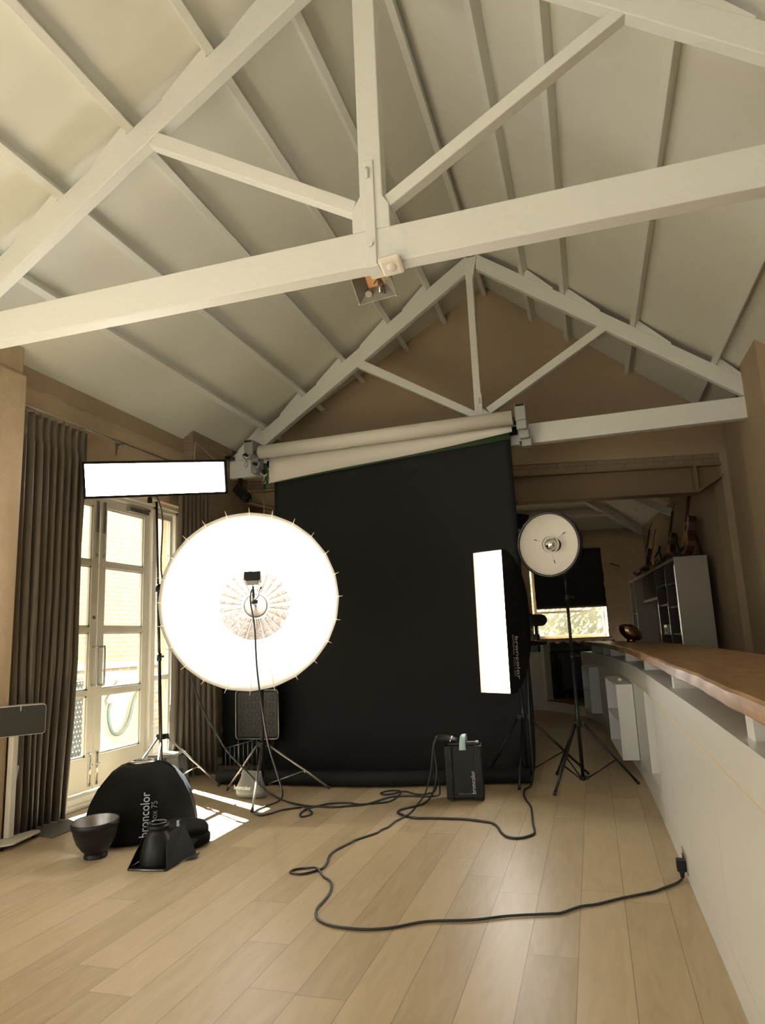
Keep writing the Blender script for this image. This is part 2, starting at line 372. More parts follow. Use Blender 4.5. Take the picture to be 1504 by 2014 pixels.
# ------------------------------------------------------------------ roof timbers
def truss(Y, label, near):
    t = thing('roof_truss', (RIDGE, Y+.05, 3.22), label, 'roof truss')
    th = .10; xr = 1.68
    def bar(name, pts, y0=0., y1=th, m='cream', bevel=.006):
        return MB().prism([(x, Y+y0, z) for x, z in pts], (0, 0, 0), (0, y1-y0, 0)).build(name, m, t, bevel=bevel)
    bar('tie_beam', [(-4.2, 3.22), (xr, 3.222), (xr, 3.44 if not near else 3.435), (-4.2, 3.425 if near else 3.43)])
    zt = lambda f, x: f(x)
    bar('rafter', [(-4.15, zl(-4.15)-.0), (RIDGE-.05, zl(RIDGE-.05)), (RIDGE-.05, zl(RIDGE-.05)-.205), (-4.0, zl(-4.0)-.205), (-4.15, zl(-4.15)-.13)], .008, th-.01)
    bar('rafter', [(RIDGE+.05, zr(RIDGE+.05)), (1.68, zr(1.68)), (1.68, zr(1.68)-.195), (RIDGE+.05, zr(RIDGE+.05)-.195)], .008, th-.01)
    k = [(-.995, 5.47), (-.995, 3.64), (-1.043, 3.564), (-1.043, 3.43), (-.832, 3.43), (-.832, 3.565), (-.867, 3.62), (-.867, 5.47)] if near else \
        [(-1.02, 5.47), (-1.0, 5.2), (-1.003, 3.66), (-1.05, 3.60), (-1.05, 3.44), (-.84, 3.44), (-.84, 3.61), (-.925, 3.68), (-.925, 5.2), (-.86, 5.47)]
    bar('king_post', k, -.003, th-.003)
    sl = [(-2.30, 4.42), (-1.02, 3.63), (-1.043, 3.555), (-2.36, 4.345)]; sr = [(.42, 4.40), (-.86, 3.625), (-.832, 3.555), (.47, 4.345)]
    if not near: sl = [(-2.33, 4.50), (-1.0, 3.66), (-1.05, 3.60), (-2.40, 4.42)]; sr = [(.40, 4.44), (-.88, 3.68), (-.84, 3.605), (.47, 4.37)]
    bar('strut', sl, .012, th-.012); bar('strut', sr, .012, th-.012)
    sc = 1. if near else .8
    b = MB().cbox((-.94, Y-.006, 3.53 if near else 3.60), (.06*sc, .018, .62*sc)); b.build('iron_strap', 'cream', t, bevel=.004)
    b = MB().tube([(-.94, Y-.014, 3.335), (-.94, Y-.032, 3.335)], .016*sc, 10); b.build('bolt', 'cream', t); b = MB(); b.tube([(-.943, Y-.014, 3.79), (-.943, Y-.03, 3.77), (-.943, Y-.016, 3.73)], .012*sc, 8); b.build('bolt', 'cream', t)
    if near:
        b = MB().box((-.975, Y-.01, 3.206), (-.905, Y+th+.01, 3.22)); b.build('strap_foot', 'cream', t)
    # cleats that hold the purlins
    for x in PURL:
        f = zl
        b = MB(); L = random.uniform(.26, .34); x2 = x-.055; pts = [(x2, f(x2)-.005), (x2, f(x2)+.095), (x2-.06, f(x2-.06)+.095), (x2-L, f(x2-L)+.02), (x2-L, f(x2-L)-.005)]
        bar('cleat', pts, .012, th-.012, bevel=.003)
    for x in PURR:
        f = zr; L = random.uniform(.26, .34); x2 = x+.055; pts = [(x2, f(x2)-.005), (x2, f(x2)+.095), (x2+.06, f(x2+.06)+.095), (x2+L, f(x2+L)+.02), (x2+L, f(x2+L)-.005)]
        bar('cleat', pts, .012, th-.012, bevel=.003)
    return t
PURL = [-3.50, -2.98, -2.47, -1.90, -1.41]
PURR = [-.414, -.002, .665, 1.375]
truss(3.2, 'nearer cream timber roof truss, its long tie beam carrying the white sensor', True)
truss(7.12, 'farther cream timber roof truss above the black backdrop and white paper roll', False)
ORD = ['lowest', 'second lowest', 'middle', 'second highest', 'highest']
for i, x in enumerate(PURL):
    u = V((.829, 0, .559)); n = V((-.559, 0, .829)); a = V((x, -4.1, zl(x))); y1 = gy(x)+.05
    b = MB(); b.prism([a, a-u*.055, a-u*.055+n*.105, a+n*.105], (0, 0, 0), (0, y1+4.1, 0))
    tag(b.build('purlin', 'cream', loc=(x, 2, zl(x)), bevel=.004), f'{ORD[i]} of the five cream purlins under the left roof slope', 'purlin', 'purlins under the left roof slope')
ORR = ['lowest', 'second lowest', 'second highest', 'highest']
for i, x in enumerate(PURR[::-1]):
    u = V((-.802, 0, .597)); n = V((.597, 0, .802)); a = V((x, -4.1, zr(x))); y1 = gy(x)+.05
    b = MB(); b.prism([a, a-u*.055, a-u*.055+n*.10, a+n*.10], (0, 0, 0), (0, y1+4.1, 0))
    tag(b.build('purlin', 'cream', loc=(x, 2, zr(x)), bevel=.004), f'{ORR[i]} of the four cream purlins under the right roof slope', 'purlin', 'purlins under the right roof slope')
b = MB().box((-.955, -4.1, 5.53), (-.905, 8.2, 5.70)); tag(b.build('ridge_board', 'cream', loc=(RIDGE, 2, 5.5)), 'cream ridge board along the top of the roof', 'ridge board')

def steel_beam():
    t = thing('steel_beam', (-1.2, gy(-1.2), 2.83), 'taupe painted steel beam across the opening below the gable', 'steel beam')
    # web seen recessed between flanges; line y = gy(x)
    def seg(x0, x1, z0a, z0b, z1, d0, d1): return [(x0, gy(x0)+d0, z0a), (x1, gy(x1)+d0, z0b), (x1, gy(x1)+d0, z1), (x0, gy(x0)+d0, z1)], (0, 0, 0), (-.02, d1-d0, 0)
    xa, xb = -3.42, 1.36
    b = MB(); b.prism(*seg(xa, xb, 2.84, 2.84, 3.13, .06, .09)); b.prism(*seg(xb, 1.66, 2.86, 3.02, 3.13, .06, .09)); b.prism(*seg(-3.98, xa, 3.02, 2.86, 3.13, .06, .09)); b.build('web', 'steel_brown', t)
    b = MB(); b.prism([(-3.98, gy(-3.98)-.03, 3.13), (1.66, gy(1.66)-.03, 3.13), (1.66, gy(1.66)-.03, 3.155), (-3.98, gy(-3.98)-.03, 3.155)], (0, 0, 0), (-.04, .22, 0)); b.build('flange', 'steel_brown', t, bevel=.003)
    b = MB(); b.prism([(xa, gy(xa)-.03, 2.815), (xb, gy(xb)-.03, 2.815), (xb, gy(xb)-.03, 2.84), (xa, gy(xa)-.03, 2.84)], (0, 0, 0), (-.04, .22, 0))
    b.prism([(xb, gy(xb)-.03, 2.815), (1.66, gy(1.66)-.03, 3.0), (1.66, gy(1.66)-.03, 3.02), (xb, gy(xb)-.03, 2.84)], (0, 0, 0), (-.04, .22, 0))
    b.prism([(-3.98, gy(-3.98)-.03, 3.0), (xa, gy(xa)-.03, 2.815), (xa, gy(xa)-.03, 2.84), (-3.98, gy(-3.98)-.03, 3.02)], (0, 0, 0), (-.04, .22, 0)); b.build('flange', 'steel_brown', t, bevel=.003)
    for x in (xb, xa):
        b = MB(); b.prism([(x-.03, gy(x-.03)-.03, 2.83), (x+.01, gy(x+.01)-.03, 2.83), (x+.01, gy(x+.01)-.03, 3.14), (x-.03, gy(x-.03)-.03, 3.14)], (0, 0, 0), (-.02, .1, 0)); b.build('stiffener', 'steel_brown', t, bevel=.003)
steel_beam()

# ------------------------------------------------------------------ doors, curtains
def door_leaf(name, y0, y1, hinge_right, label):
    X0, X1 = -4.285, -4.24   # outer / inner face
    t = thing(name, (X1, (y0+y1)/2, .10), label, 'door', kind='structure')
    st = .085; zb, zt = .10, 2.66; rails = [(zb, .375), (.885, .93), (1.43, 1.475), (2.02, 2.065), (2.575, zt)]
    b = MB(); b.box((X0, y0, zb), (X1, y0+st, zt)); b.box((X0, y1-st, zb), (X1, y1, zt))
    for a, c in rails: b.box((X0, y0+st, a), (X1, y1-st, c))
    b.build('frame', 'door_paint', t)
    b = MB(); w = .016
    for (a, c), (d, e) in zip(rails[:-1], rails[1:]):
        for lo, hi in (((X0+.012, y0+st, c), (X1-.012, y0+st+w, d)), ((X0+.012, y1-st-w, c), (X1-.012, y1-st, d)), ((X0+.012, y0+st, c), (X1-.012, y1-st, c+w)), ((X0+.012, y0+st, d-w), (X1-.012, y1-st, d))): b.box(lo, hi)
    b.build('glazing_bead', 'door_paint', t)
    for (a, c), (d, e) in zip(rails[:-1], rails[1:]): MB().box((X0+.018, y0+st, c), (X0+.024, y1-st, d)).build('pane', 'glass', t)
    yc = y1-.04 if hinge_right else y0+.04
    b = MB(); b.tube(smooth_path([(X1, yc, 1.30), (X1+.04, yc, 1.30), (X1+.055, yc, 1.28), (X1+.055, yc, .99), (X1+.04, yc, .97), (X1, yc, .97)], 4), .009, 8); b.build('pull_handle', 'steel', t)
    b = MB(); b.box((X1, yc-.014, .13), (X1+.012, yc+.014, .40)); b.tube([(X1+.014, yc, .16), (X1+.014, yc, .39)], .006, 8); b.tube([(X1+.01, yc, .30), (X1+.035, yc, .31)], .005, 6); b.build('floor_bolt', 'chrome', t)
    b = MB(); b.box((X1, yc-.014, 2.33), (X1+.014, yc+.014, 2.62)); b.tube([(X1+.01, yc, 2.33), (X1+.012, yc, 2.10)], .004, 6); b.build('top_bolt', 'steel', t)
    b = MB(); b.box((X1, yc-.012, 2.10), (X1+.014, yc+.012, 2.135)); b.tube([(X1+.01, yc+.022*math.cos(a*PI/6), 2.03+.03*math.sin(a*PI/6)) for a in range(13)], .0025, 5); b.tube([(X1+.01, yc, 2.1), (X1+.01, yc, 2.06)], .002, 5); b.build('pull_ring', 'chrome', t)
    if hinge_right: MB().tube([(X1, yc, 1.56), (X1+.004, yc, 1.56)], .016, 12).build('keyhole_plate', 'steel', t)
    return t
door_leaf('door_1', 4.48, 5.195, True, 'left leaf of the cream glazed double door, half behind the curtain')
d2 = door_leaf('door_2', 5.205, 5.94, False, 'right leaf of the cream glazed double door, showing brick outside')
b = MB(); b.box((-4.24, 5.56, 2.59), (-4.19, 5.86, 2.635)); b.box((-4.24, 5.84, 2.63), (-4.20, 5.90, 2.655)); b.build('door_closer', 'steel', d2, bevel=.004)
b = MB()
b.box((-4.31, 4.42, 0), (-4.20, 4.48, 2.74)); b.box((-4.31, 5.94, 0), (-4.20, 6.01, 2.74)); b.box((-4.31, 6.34, 0), (-4.20, 6.40, 2.74)); b.box((-4.31, 4.48, 2.665), (-4.20, 6.40, 2.74)); b.box((-4.31, 4.48, 0), (-4.17, 6.40, .085))
b.box((-4.22, 4.40, 2.70), (-4.16, 6.40, 2.76)); b.box((-4.17, 4.48, 0), (-4.12, 6.40, .035))
struct('door_frame', b, 'door_paint', 'cream frame and sill around the double door', bevel=.006)
w1 = thing('window_1', (-4.25, 6.17, .1), 'narrow glazed side light right of the double door', 'window', kind='structure')
b = MB()
for lo, hi in (((-4.285, 6.01, .085), (-4.24, 6.05, 2.665)), ((-4.285, 6.30, .085), (-4.24, 6.34, 2.665)), ((-4.285, 6.05, .085), (-4.24, 6.30, .16)), ((-4.285, 6.05, .95), (-4.24, 6.30, 1.0)), ((-4.285, 6.05, 2.60), (-4.24, 6.30, 2.665))): b.box(lo, hi)
b.build('window_frame', 'door_paint', w1)
MB().box((-4.268, 6.05, .16), (-4.262, 6.30, .95)).build('pane', 'glass', w1); MB().box((-4.268, 6.05, 1.0), (-4.262, 6.30, 2.60)).build('pane', 'glass', w1)

def curtain(name, label, yA, yB, x0, zt, bottom, pleats, loc):
    t = thing(name, loc, label, 'curtain', 'pair of brown curtains')
    rows = []; n = pleats*14+1; ph = [random.uniform(-.5, .5) for _ in range(pleats+1)]; am = [random.uniform(.75, 1.25) for _ in range(pleats+1)]
    Z = [zt+.02, zt-.06, zt-.14, zt-.22, zt-.45, zt-.9, zt-1.4, zt-1.9, zt-2.4, zt-2.8, .12, .012]
    for z in Z:
        r = []; k = max(0, min(1, (zt-z)/zt)); A = .018 if z > zt-.1 else (.010 if z > zt-.18 else .030+.020*min(1, k*1.6))
        for i in range(n):
            u = i/(n-1); p = u*pleats; q = int(min(p, pleats-1)); f = p-q
            w = ph[q]*(1-f)+ph[q+1]*f; a = am[q]*(1-f)+am[q+1]*f
            s = math.sin(2*PI*(p+.12*w*k)); s = s*(1-.25*abs(s))/.75
            bx, byy = bottom(u); tx, ty = x0, yA+(yB-yA)*u
            x = tx+(bx-tx)*k**1.4+A*a*s+.012*k*math.sin(5*u+3*z); y = ty+(byy-ty)*k**1.4+.012*k*math.cos(2*PI*p*2+z*2)
            r.append((x, y, z))
        rows.append(r)
    MB().grid(rows).build('cloth', 'curtain', t, solid=.004)
    for q in range(pleats): MB().tube([(x0+.015*math.cos(a*PI/6), yA+(yB-yA)*(q+.5)/pleats, zt+.045+.018*math.sin(a*PI/6)) for a in range(13)], .003, 5).build('ring', 'brass', t)
    return t
curtain('curtain', 'left dark brown pinch pleated curtain covering the left door leaf, behind the white speaker', 4.03, 4.74, -4.03, 3.10, lambda u: (-4.045+.02*math.sin(u*9), 4.06+.60*u), 9, (-4.03, 4.4, 0))
curtain('curtain', 'right brown curtain against the brick pier, behind the round umbrella light', 6.02, 6.62, -3.95, 3.12, lambda u: (-4.03+.24*u, 5.98+.56*u), 8, (-3.95, 6.3, 0))
t = thing('curtain_rod', (-4.03, 5.2, 3.15), 'thin metal curtain rod along the left wall above the doors', 'curtain rod')
MB().tube([(-4.03, 4.0, 3.155), (-4.03, 6.31, 3.175)], .010, 8).build('rod', 'steel', t)
b = MB(); b.box((XL, 5.18, 3.05), (XL+.01, 5.20, 3.17)); b.box((XL, 5.18, 3.14), (-4.01, 5.20, 3.155)); b.tube([(XL+.01, 5.19, 3.06), (-4.02, 5.19, 3.15)], .006, 6); b.build('bracket', 'steel', t)
t = thing('wall_cable', (-3.97, 6.5, 3.4), 'pale cable run up the brick pier to the black junction box', 'cable')
MB().tube(smooth_path([(-3.972, 6.33, 2.9), (-3.972, 6.34, 3.42), (-3.968, 6.40, 3.45), (-3.968, 6.6, 3.40), (-3.97, 6.85, 3.37), (-3.97, 7.02, 3.44)]), .009, 6).build('flex', 'taupe', t)
MB().box((-3.98, 7.0, 3.43), (-3.90, 7.10, 3.47)).build('junction_box', 'black_plastic', t)

# ------------------------------------------------------------------ outside
struct('patio_ground', MB().box((-12, -6, -.25), (-4.42, 16, -.08)), 'patio')
b = MB().box((-7.9, -2, -.08), (-7.5, 14, 4.7)); struct('patio_wall', b, 'patio_brick', 'sunny yellow stock brick wall outside the doors')
b = MB().box((-7.5, -2, .98), (-7.44, 14, 1.08)); struct('patio_wall_ledge', b, 'patio_white')
t = thing('patio_chair', (-4.95, 5.62, -.08), 'dark perforated garden chair seen through the left door leaf', 'chair')
b = MB(); T = Mx.Translation((-4.93, 5.60, 0)) @ Mx.Rotation(math.radians(6), 4, 'Z')
b.box((-.03, -.35, .26), (.03, .36, .98), T); b.build('backrest', 'perforated', t, bevel=.02)
b = MB(); b.box((-.5, -.35, .20), (.03, .36, .25), T); b.build('seat', 'patio_black', t, bevel=.02)
for sx, sy in ((-.46, -.31), (-.46, .38), (-.05, -.31), (-.05, .38)): MB().box((sx-.02, sy-.02, -.08), (sx+.02, sy+.02, .25), T).build('leg', 'patio_black', t)
b = MB().box((-5.5, 6.15, -.08), (-5.1, 7.15, 1.02)); tag(b.build('garden_cabinet', 'patio_white', loc=(-5.3, 6.6, -.08), bevel=.03), 'pale grey garden cabinet seen through the lower right door pane', 'cabinet')
t = thing('garden_hose', (-5.05, 6.65, .6), 'grey green hose looped on the front of the pale garden cabinet', 'hose')
MB().tube(smooth_path([(-5.07, 6.92, .86), (-5.06, 6.70, .86), (-5.06, 6.52, .80), (-5.05, 6.42, .62), (-5.05, 6.47, .42), (-5.05, 6.60, .36), (-5.05, 6.75, .46), (-5.05, 6.84, .68), (-5.06, 6.96, .83)]), .018, 8).build('tube', 'hose', t)
b = MB(); b.tube([(-5.04, 6.40, .72), (-5.04, 6.62, .93)], [.03, .045], 10); b.build('spray_head', 'patio_white', t)
t = thing('barbecue', (-6.05, 7.45, -.08), 'grey barbecue behind the handle of the right door leaf', 'barbecue')
b = MB(); b.box((-6.3, 7.2, .62), (-5.8, 7.75, .92)); b.build('body', 'grey_paint', t, bevel=.04); MB().box((-5.8, 7.3, .96), (-5.76, 7.7, 1.0)).build('handle', 'grey_paint', t)
for y in (7.25, 7.7): MB().box((-6.1, y-.02, -.08), (-6.0, y+.02, .63)).build('leg', 'grey_paint', t)

t = thing('added_shade_sail', (-5.75, 5.3, -.08), 'pale shade sail on two poles over the patio, an unseen addition keeping sun off the octagonal softbox', 'shade sail')  # sail added out of view, blocks the sun strip on the octagonal softbox
MB().prism([(-4.43, 5.27, 3.2), (-5.75, 6.07, 3.15), (-5.75, 4.6, 3.15), (-4.43, 3.9, 3.2)], (0, 0, 0), (0, 0, .01)).build('sail', 'patio_white', t)
for y in (6.05, 4.62): MB().tube([(-5.75, y, -.08), (-5.75, y, 3.18)], .02, 8).build('pole', 'grey_paint', t)
# ------------------------------------------------------------------ curved counter
CU = [(.37, -3.8), (.37, -2.), (.37, 0.), (.37, 1.2), (.368, 2.2), (.364, 2.9), (.355, 3.6), (.346, 4.3), (.335, 5.15), (.318, 6.14), (.285, 6.9), (.24, 7.6), (.185, 8.4), (.10, 9.24), (.03, 9.85), (-.07, 10.4), (-.20, 10.9)]
CUF = [(-.80, 11.78), (-.95, 11.88), (-1.1, 11.97), (-1.5, 12.1), (-2.1, 12.15), (-3.2, 12.15)]
def curve_pts(src, step=.08):
    P = smooth_path([(x, y, 0) for x, y in src], 14); return P
CP = curve_pts(CU); CF = curve_pts(CUF)
def offs(P, d):     # offset to the right-hand (inner) side
    out = []
    for i, p in enumerate(P):
        t = (P[min(i+1, len(P)-1)]-P[max(i-1, 0)]).normalized(); out.append(p+V((t.y, -t.x, 0))*d)
    return out
def ribbon(P, d0, d1, z0, z1, mb=None):
    mb = mb or MB(); a = offs(P, d0); c = offs(P, d1); n = len(P)
    vs = []
    for i in range(n):
        for q, z in ((a[i], z0), (c[i], z0), (c[i], z1), (a[i], z1)): vs.append((q.x, q.y, z))
    fs = [(i*4+j, i*4+(j+1) % 4, (i+1)*4+(j+1) % 4, (i+1)*4+j) for i in range(n-1) for j in range(4)]+[(0, 1, 2, 3), tuple((n-1)*4+j for j in range(4))]
    o = len(mb.v); mb.add(vs, fs); return mb
def sub_y(P, y0, y1):
    def at(y):
        for a, c in zip(P[:-1], P[1:]):
            if a.y <= y <= c.y: return a.lerp(c, (y-a.y)/(c.y-a.y))
    return [at(y0)]+[p for p in P if y0+1e-4 < p.y < y1-1e-4]+[at(y1)]
def counter():
    t = thing('counter_wall', (.5, 4, 0), 'long curved white counter wall along the right side', 'counter')
    ribbon(CP, .10, .40, 0, .93).build('body', 'white_lacquer', t)
    ribbon(CP, 0, .40, .93, .945).build('ledge', 'white_lacquer', t)
    ribbon(CP, 0, .10, .806, .93).build('fascia', 'white_lacquer', t)
    ribbon(CP, .001, .10, .798, .806).build('seam', 'gold_line', t)
    ribbon(CP, 0, .10, 0, .135).build('plinth', 'white_lacquer', t)
    ribbon(CP, .001, .10, .135, .1395).build('seam', 'gold_line', t)
    ys = [(-3.7, -1.6), (-1.597, -.1), (-.097, 1.4), (1.403, 2.848), (2.851, 4.248), (4.253, 5.0), (5.68, 6.55), (6.553, 7.85), (7.853, 9.2), (9.203, 10.88)]
    for a, c in ys: ribbon(sub_y(CP, a, c), 0, .10, .1395, .798).build('panel', 'white_lacquer', t)
    # recess frame
    P = sub_y(CP, 5.0, 5.68); b = ribbon(P, .085, .10, .1395, .798); b.build('recess_back', 'white_lacquer', t)
    ribbon(P, .0, .10, .1395, .20).build('recess_sill', 'white_lacquer', t)
    for y, L in ((-2.2, .09), (-.3, .09), (1.0, .09), (2.18, .10), (3.98, .085), (5.72, .085), (7.30, .10), (8.75, .10), (9.45, .10), (10.3, .10)):
        P = sub_y(CP, y, y+L); ribbon(P, .035, .26, .945, 1.043).build('spacer', 'white_lacquer', t)
    # far low wall left of the opening
    ribbon(CF, 0, .16, 0, .80).build('end_panel', 'white_lacquer', t); ribbon(CF, 0, .16, .806, .93).build('end_panel', 'white_lacquer', t)
    b = MB(); a = CF[0]; b.prism([(a.x, a.y, .17), (a.x+.06, a.y+.35, .17), (a.x+.06, a.y+.35, 1.045), (a.x, a.y, 1.045)], (0, 0, 0), (-.05, .01, 0)); b.build('jamb', 'white_lacquer', t)
    for i in (2, 22): ribbon(CF[i:i+4], .0, .2, .93, 1.045).build('spacer', 'white_lacquer', t)
    SP = smooth_path([(-.20, 10.9, 0), (-.36, 11.15, 0), (-.56, 11.5, 0), (-.80, 11.78, 0)], 6)
    ribbon(SP, 0, .30, 0, .15).build('step_riser', 'white_lacquer', t); ribbon(SP, -.012, .32, .15, .168).build('step_tread', 'oak_worktop', t)
    # worktop
    W = [p for p in CP if p.y < 10.6]; m = MB(); vs = []; n = len(W)
    a = offs(W, -.030); 
    for i in range(n):
        fr = i/(n-1); wd = .52 if W[i].y < 8 else .52-.36*((W[i].y-8)/2.6)**1.5
        c = offs(W, wd)[i] if i in (0, n-1) else None
        tt = (W[min(i+1, n-1)]-W[max(i-1, 0)]).normalized(); c = W[i]+V((tt.y, -tt.x, 0))*wd
        wob = .004*math.sin(W[i].y*5.1)+.002*math.sin(W[i].y*17)
        p = a[i]; vs += [(p.x+wob+.008, p.y, 1.043), (p.x+wob, p.y, 1.05), (p.x+wob, p.y, 1.090), (p.x+wob+.008, p.y, 1.098), (c.x, c.y, 1.098), (c.x, c.y, 1.043)]
    k = 6; fs = [(i*k+j, i*k+(j+1) % k, (i+1)*k+(j+1) % k, (i+1)*k+j) for i in range(n-1) for j in range(k)]+[tuple(range(k)), tuple((n-1)*k+j for j in range(k))]
    m.add(vs, fs); tag(m.build('worktop', 'oak_worktop', loc=(.5, 4, 1.043)), 'long curved oak worktop raised on blocks above the counter wall', 'worktop')
    WF = smooth_path([(-.92, 11.80, 0), (-1.1, 11.9, 0), (-1.5, 12.04, 0), (-2.1, 12.1, 0), (-3.0, 12.1, 0)], 6)
    tag(ribbon(WF, 0, .32, 1.046, 1.10).build('worktop', 'dark_wood', loc=(-1.5, 12.1, 1.046)), 'short dark worktop on the far low wall behind the tall strip light', 'worktop')
counter()
def cubby(y0, y1, z0, z1, dep, label, shelves):
    t = thing('cubby_shelf', (0, (y0+y1)/2, z0), label, 'shelf', 'open white cubbies on the counter wall'); ORI[t.name] = V((0, (y0+y1)/2, z0))
    P = sub_y(CP, y0, y1); 
    a, c = P[0], P[-1]; d = (c-a).normalized(); n = V((-d.y, d.x, 0)); L = (c-a).length; h = .014
    T = Mx(((d.x, n.x, 0, a.x), (d.y, n.y, 0, a.y), (0, 0, 1, 0), (0, 0, 0, 1)))   # local x along, y out towards the room
    def bx(name, lo, hi): return MB().box(lo, hi, T).build(name, 'white_lacquer', t, bevel=.002)
    bx('side_panel', (0, .004, z0), (h, dep, z1)); bx('side_panel', (L-h, .004, z0), (L, dep, z1)); bx('top_panel', (h, .004, z1-h), (L-h, dep, z1)); bx('bottom_panel', (h, .004, z0), (L-h, dep, z0+h))
    bx('back_panel', (h, .004, z0+h), (L-h, .014, z1-h))
    for z in shelves: bx('shelf', (h, .014, z), (L-h, dep-.004, z+.012))
    return T, L
T1, L1 = cubby(6.62, 7.80, .128, .775, .145, 'nearer white open cubby fixed to the curved counter wall, with a small bracket on top', (.44,))
cubby(9.80, 10.35, .17, .77, .14, 'farther white open cubby fixed to the counter wall beside the dark opening', (.46,))
b = MB(); b.box((.42, .05, .775), (.50, .08, .80), T1); tag(b.build('charger_plug', 'white_plastic', loc=T1 @ V((.46, .06, .775)), bevel=.004), 'small white plug lying on top of the nearer open cubby', 'plug')
b = MB(); b.ball((.08, .08, .20), .05, 12, T1, (.8, .6, 1.)); b.ball((.08, .08, .28), .032, 10, T1); b.ball((.10, .08, .155), .05, 10, T1, (1, .7, .3)); tag(b.build('figurine', 'dark_wood', loc=T1 @ V((.08, .08, .142))), 'small dark figurine at the bottom of the nearer open cubby', 'figurine')
# wall socket and plug at the foot of the counter
t = thing('wall_socket', (.352, 4.06, .07), 'steel double socket low on the counter plinth', 'socket')
MB().box((.344, 3.96, .035), (.352, 4.15, .125)).build('face_plate', 'steel', t, bevel=.002); MB().box((.340, 4.07, .06), (.345, 4.12, .10)).build('switch', 'black_plastic', t)
b = MB(); b.box((.300, 3.985, .045), (.344, 4.035, .100)); b.tube([(.322, 4.01, .05), (.322, 4.0, .012)], [.016, .009], 8); tag(b.build('mains_plug', 'black_plastic', loc=(.32, 4.01, .045), bevel=.006), 'black mains plug in the counter socket', 'plug')
MB  # noqa
b = MB().box((.302, 6.33, .04), (.314, 6.37, .11)); tag(b.build('socket_cover', 'grey_paint', loc=(.31, 6.35, .04)), 'small grey socket low on the plinth beside the tripod foot', 'socket')

# ------------------------------------------------------------------ light stands
def stand(loc, feet, ztop, hub, label, r=.013, metal='black_metal', sections=(.62, 1.25), lean=None, leg_m=None):
    t = thing('light_stand', loc, label, 'light stand', 'tripod light stands'); x, y, _ = loc; lm = leg_m or metal
    zs = [.06, hub+sections[0], hub+sections[1], ztop]; rs = [.016, .0135, .011, .009]
    tp = lean or (x, y)
    pos = lambda z: (x+(tp[0]-x)*z/ztop, y+(tp[1]-y)*z/ztop, z)
    segs = [(.04, zs[1]), (zs[1], zs[2]), (zs[2], ztop)] if ztop > zs[2]+.1 else [(.04, zs[1]), (zs[1], ztop)]
    for (a, c), rr in zip(segs, rs): MB().tube([pos(a), pos(c)], rr, 12).build('column', metal, t)
    for (a, c) in segs[:-1]:
        p = pos(c); b = MB(); b.tube([(p[0], p[1], c-.04), (p[0], p[1], c+.03)], .022, 10); b.tube([p, (p[0]+.045, p[1]-.02, c)], .006, 6); b.ball((p[0]+.055, p[1]-.025, c), .012, 8); b.build('clamp_collar', 'black_plastic', t)
    b = MB(); b.tube([(x, y, hub-.025), (x, y, hub+.02)], .032, 10)
    for fx, fy in feet:
        d = V((fx-x, fy-y, 0)).normalized(); b.cbox((x+d.x*.035, y+d.y*.035, hub), (.035, .035, .045))
    b.build('hub', 'black_plastic', t, bevel=.004)
    b = MB(); b.tube([(x, y, .045), (x, y, .075)], .026, 10)
    for fx, fy in feet: d = V((fx-x, fy-y, 0)).normalized(); b.cbox((x+d.x*.03, y+d.y*.03, .06), (.03, .03, .022))
    b.build('spreader_collar', 'black_plastic', t)
    for fx, fy in feet:
        d = V((fx-x, fy-y, 0)).normalized(); a = V((x, y, hub-.005))+d*.045; f = V((fx, fy, .012))
        lg = MB().tube([a, f], .0105, 8).build('leg', lm, t)
        MB().tube([f+(a-f).normalized()*.03, f-V((0, 0, .0))], .0135, 8).build('rubber_foot', 'rubber', lg)
        m = a.lerp(f, .60); b = MB(); b.tube([V((x, y, .06))+d*.04, m], .006, 6); b.tube([m-V((0, 0, .008))-d.cross(V((0, 0, 1)))*.014, m-V((0, 0, .008))+d.cross(V((0, 0, 1)))*.014], .008, 8); b.build('brace', lm, lg)
    return t
def flash_head(T, label, name='flash_head', L=.28, r=.055):     # local z = light direction, head extends to -z
    t = thing(name, T @ V((0, 0, -L/2)), label, 'flash head')
    b = MB(); b.lathe([(0, -L), (r*.9, -L), (r, -L+.02), (r, -.03), (r*1.12, -.03), (r*1.12, 0), (0, 0)], 20, T); b.build('housing', 'black_plastic', t)
    b = MB(); b.tube([(0, -r, -L*.55), (0, -r-.10, -L*.55)], .014, 8, T); b.cbox((0, -r-.10, -L*.55), (.04, .05, .04), T); b.build('tilt_bracket', 'black_metal', t); return t

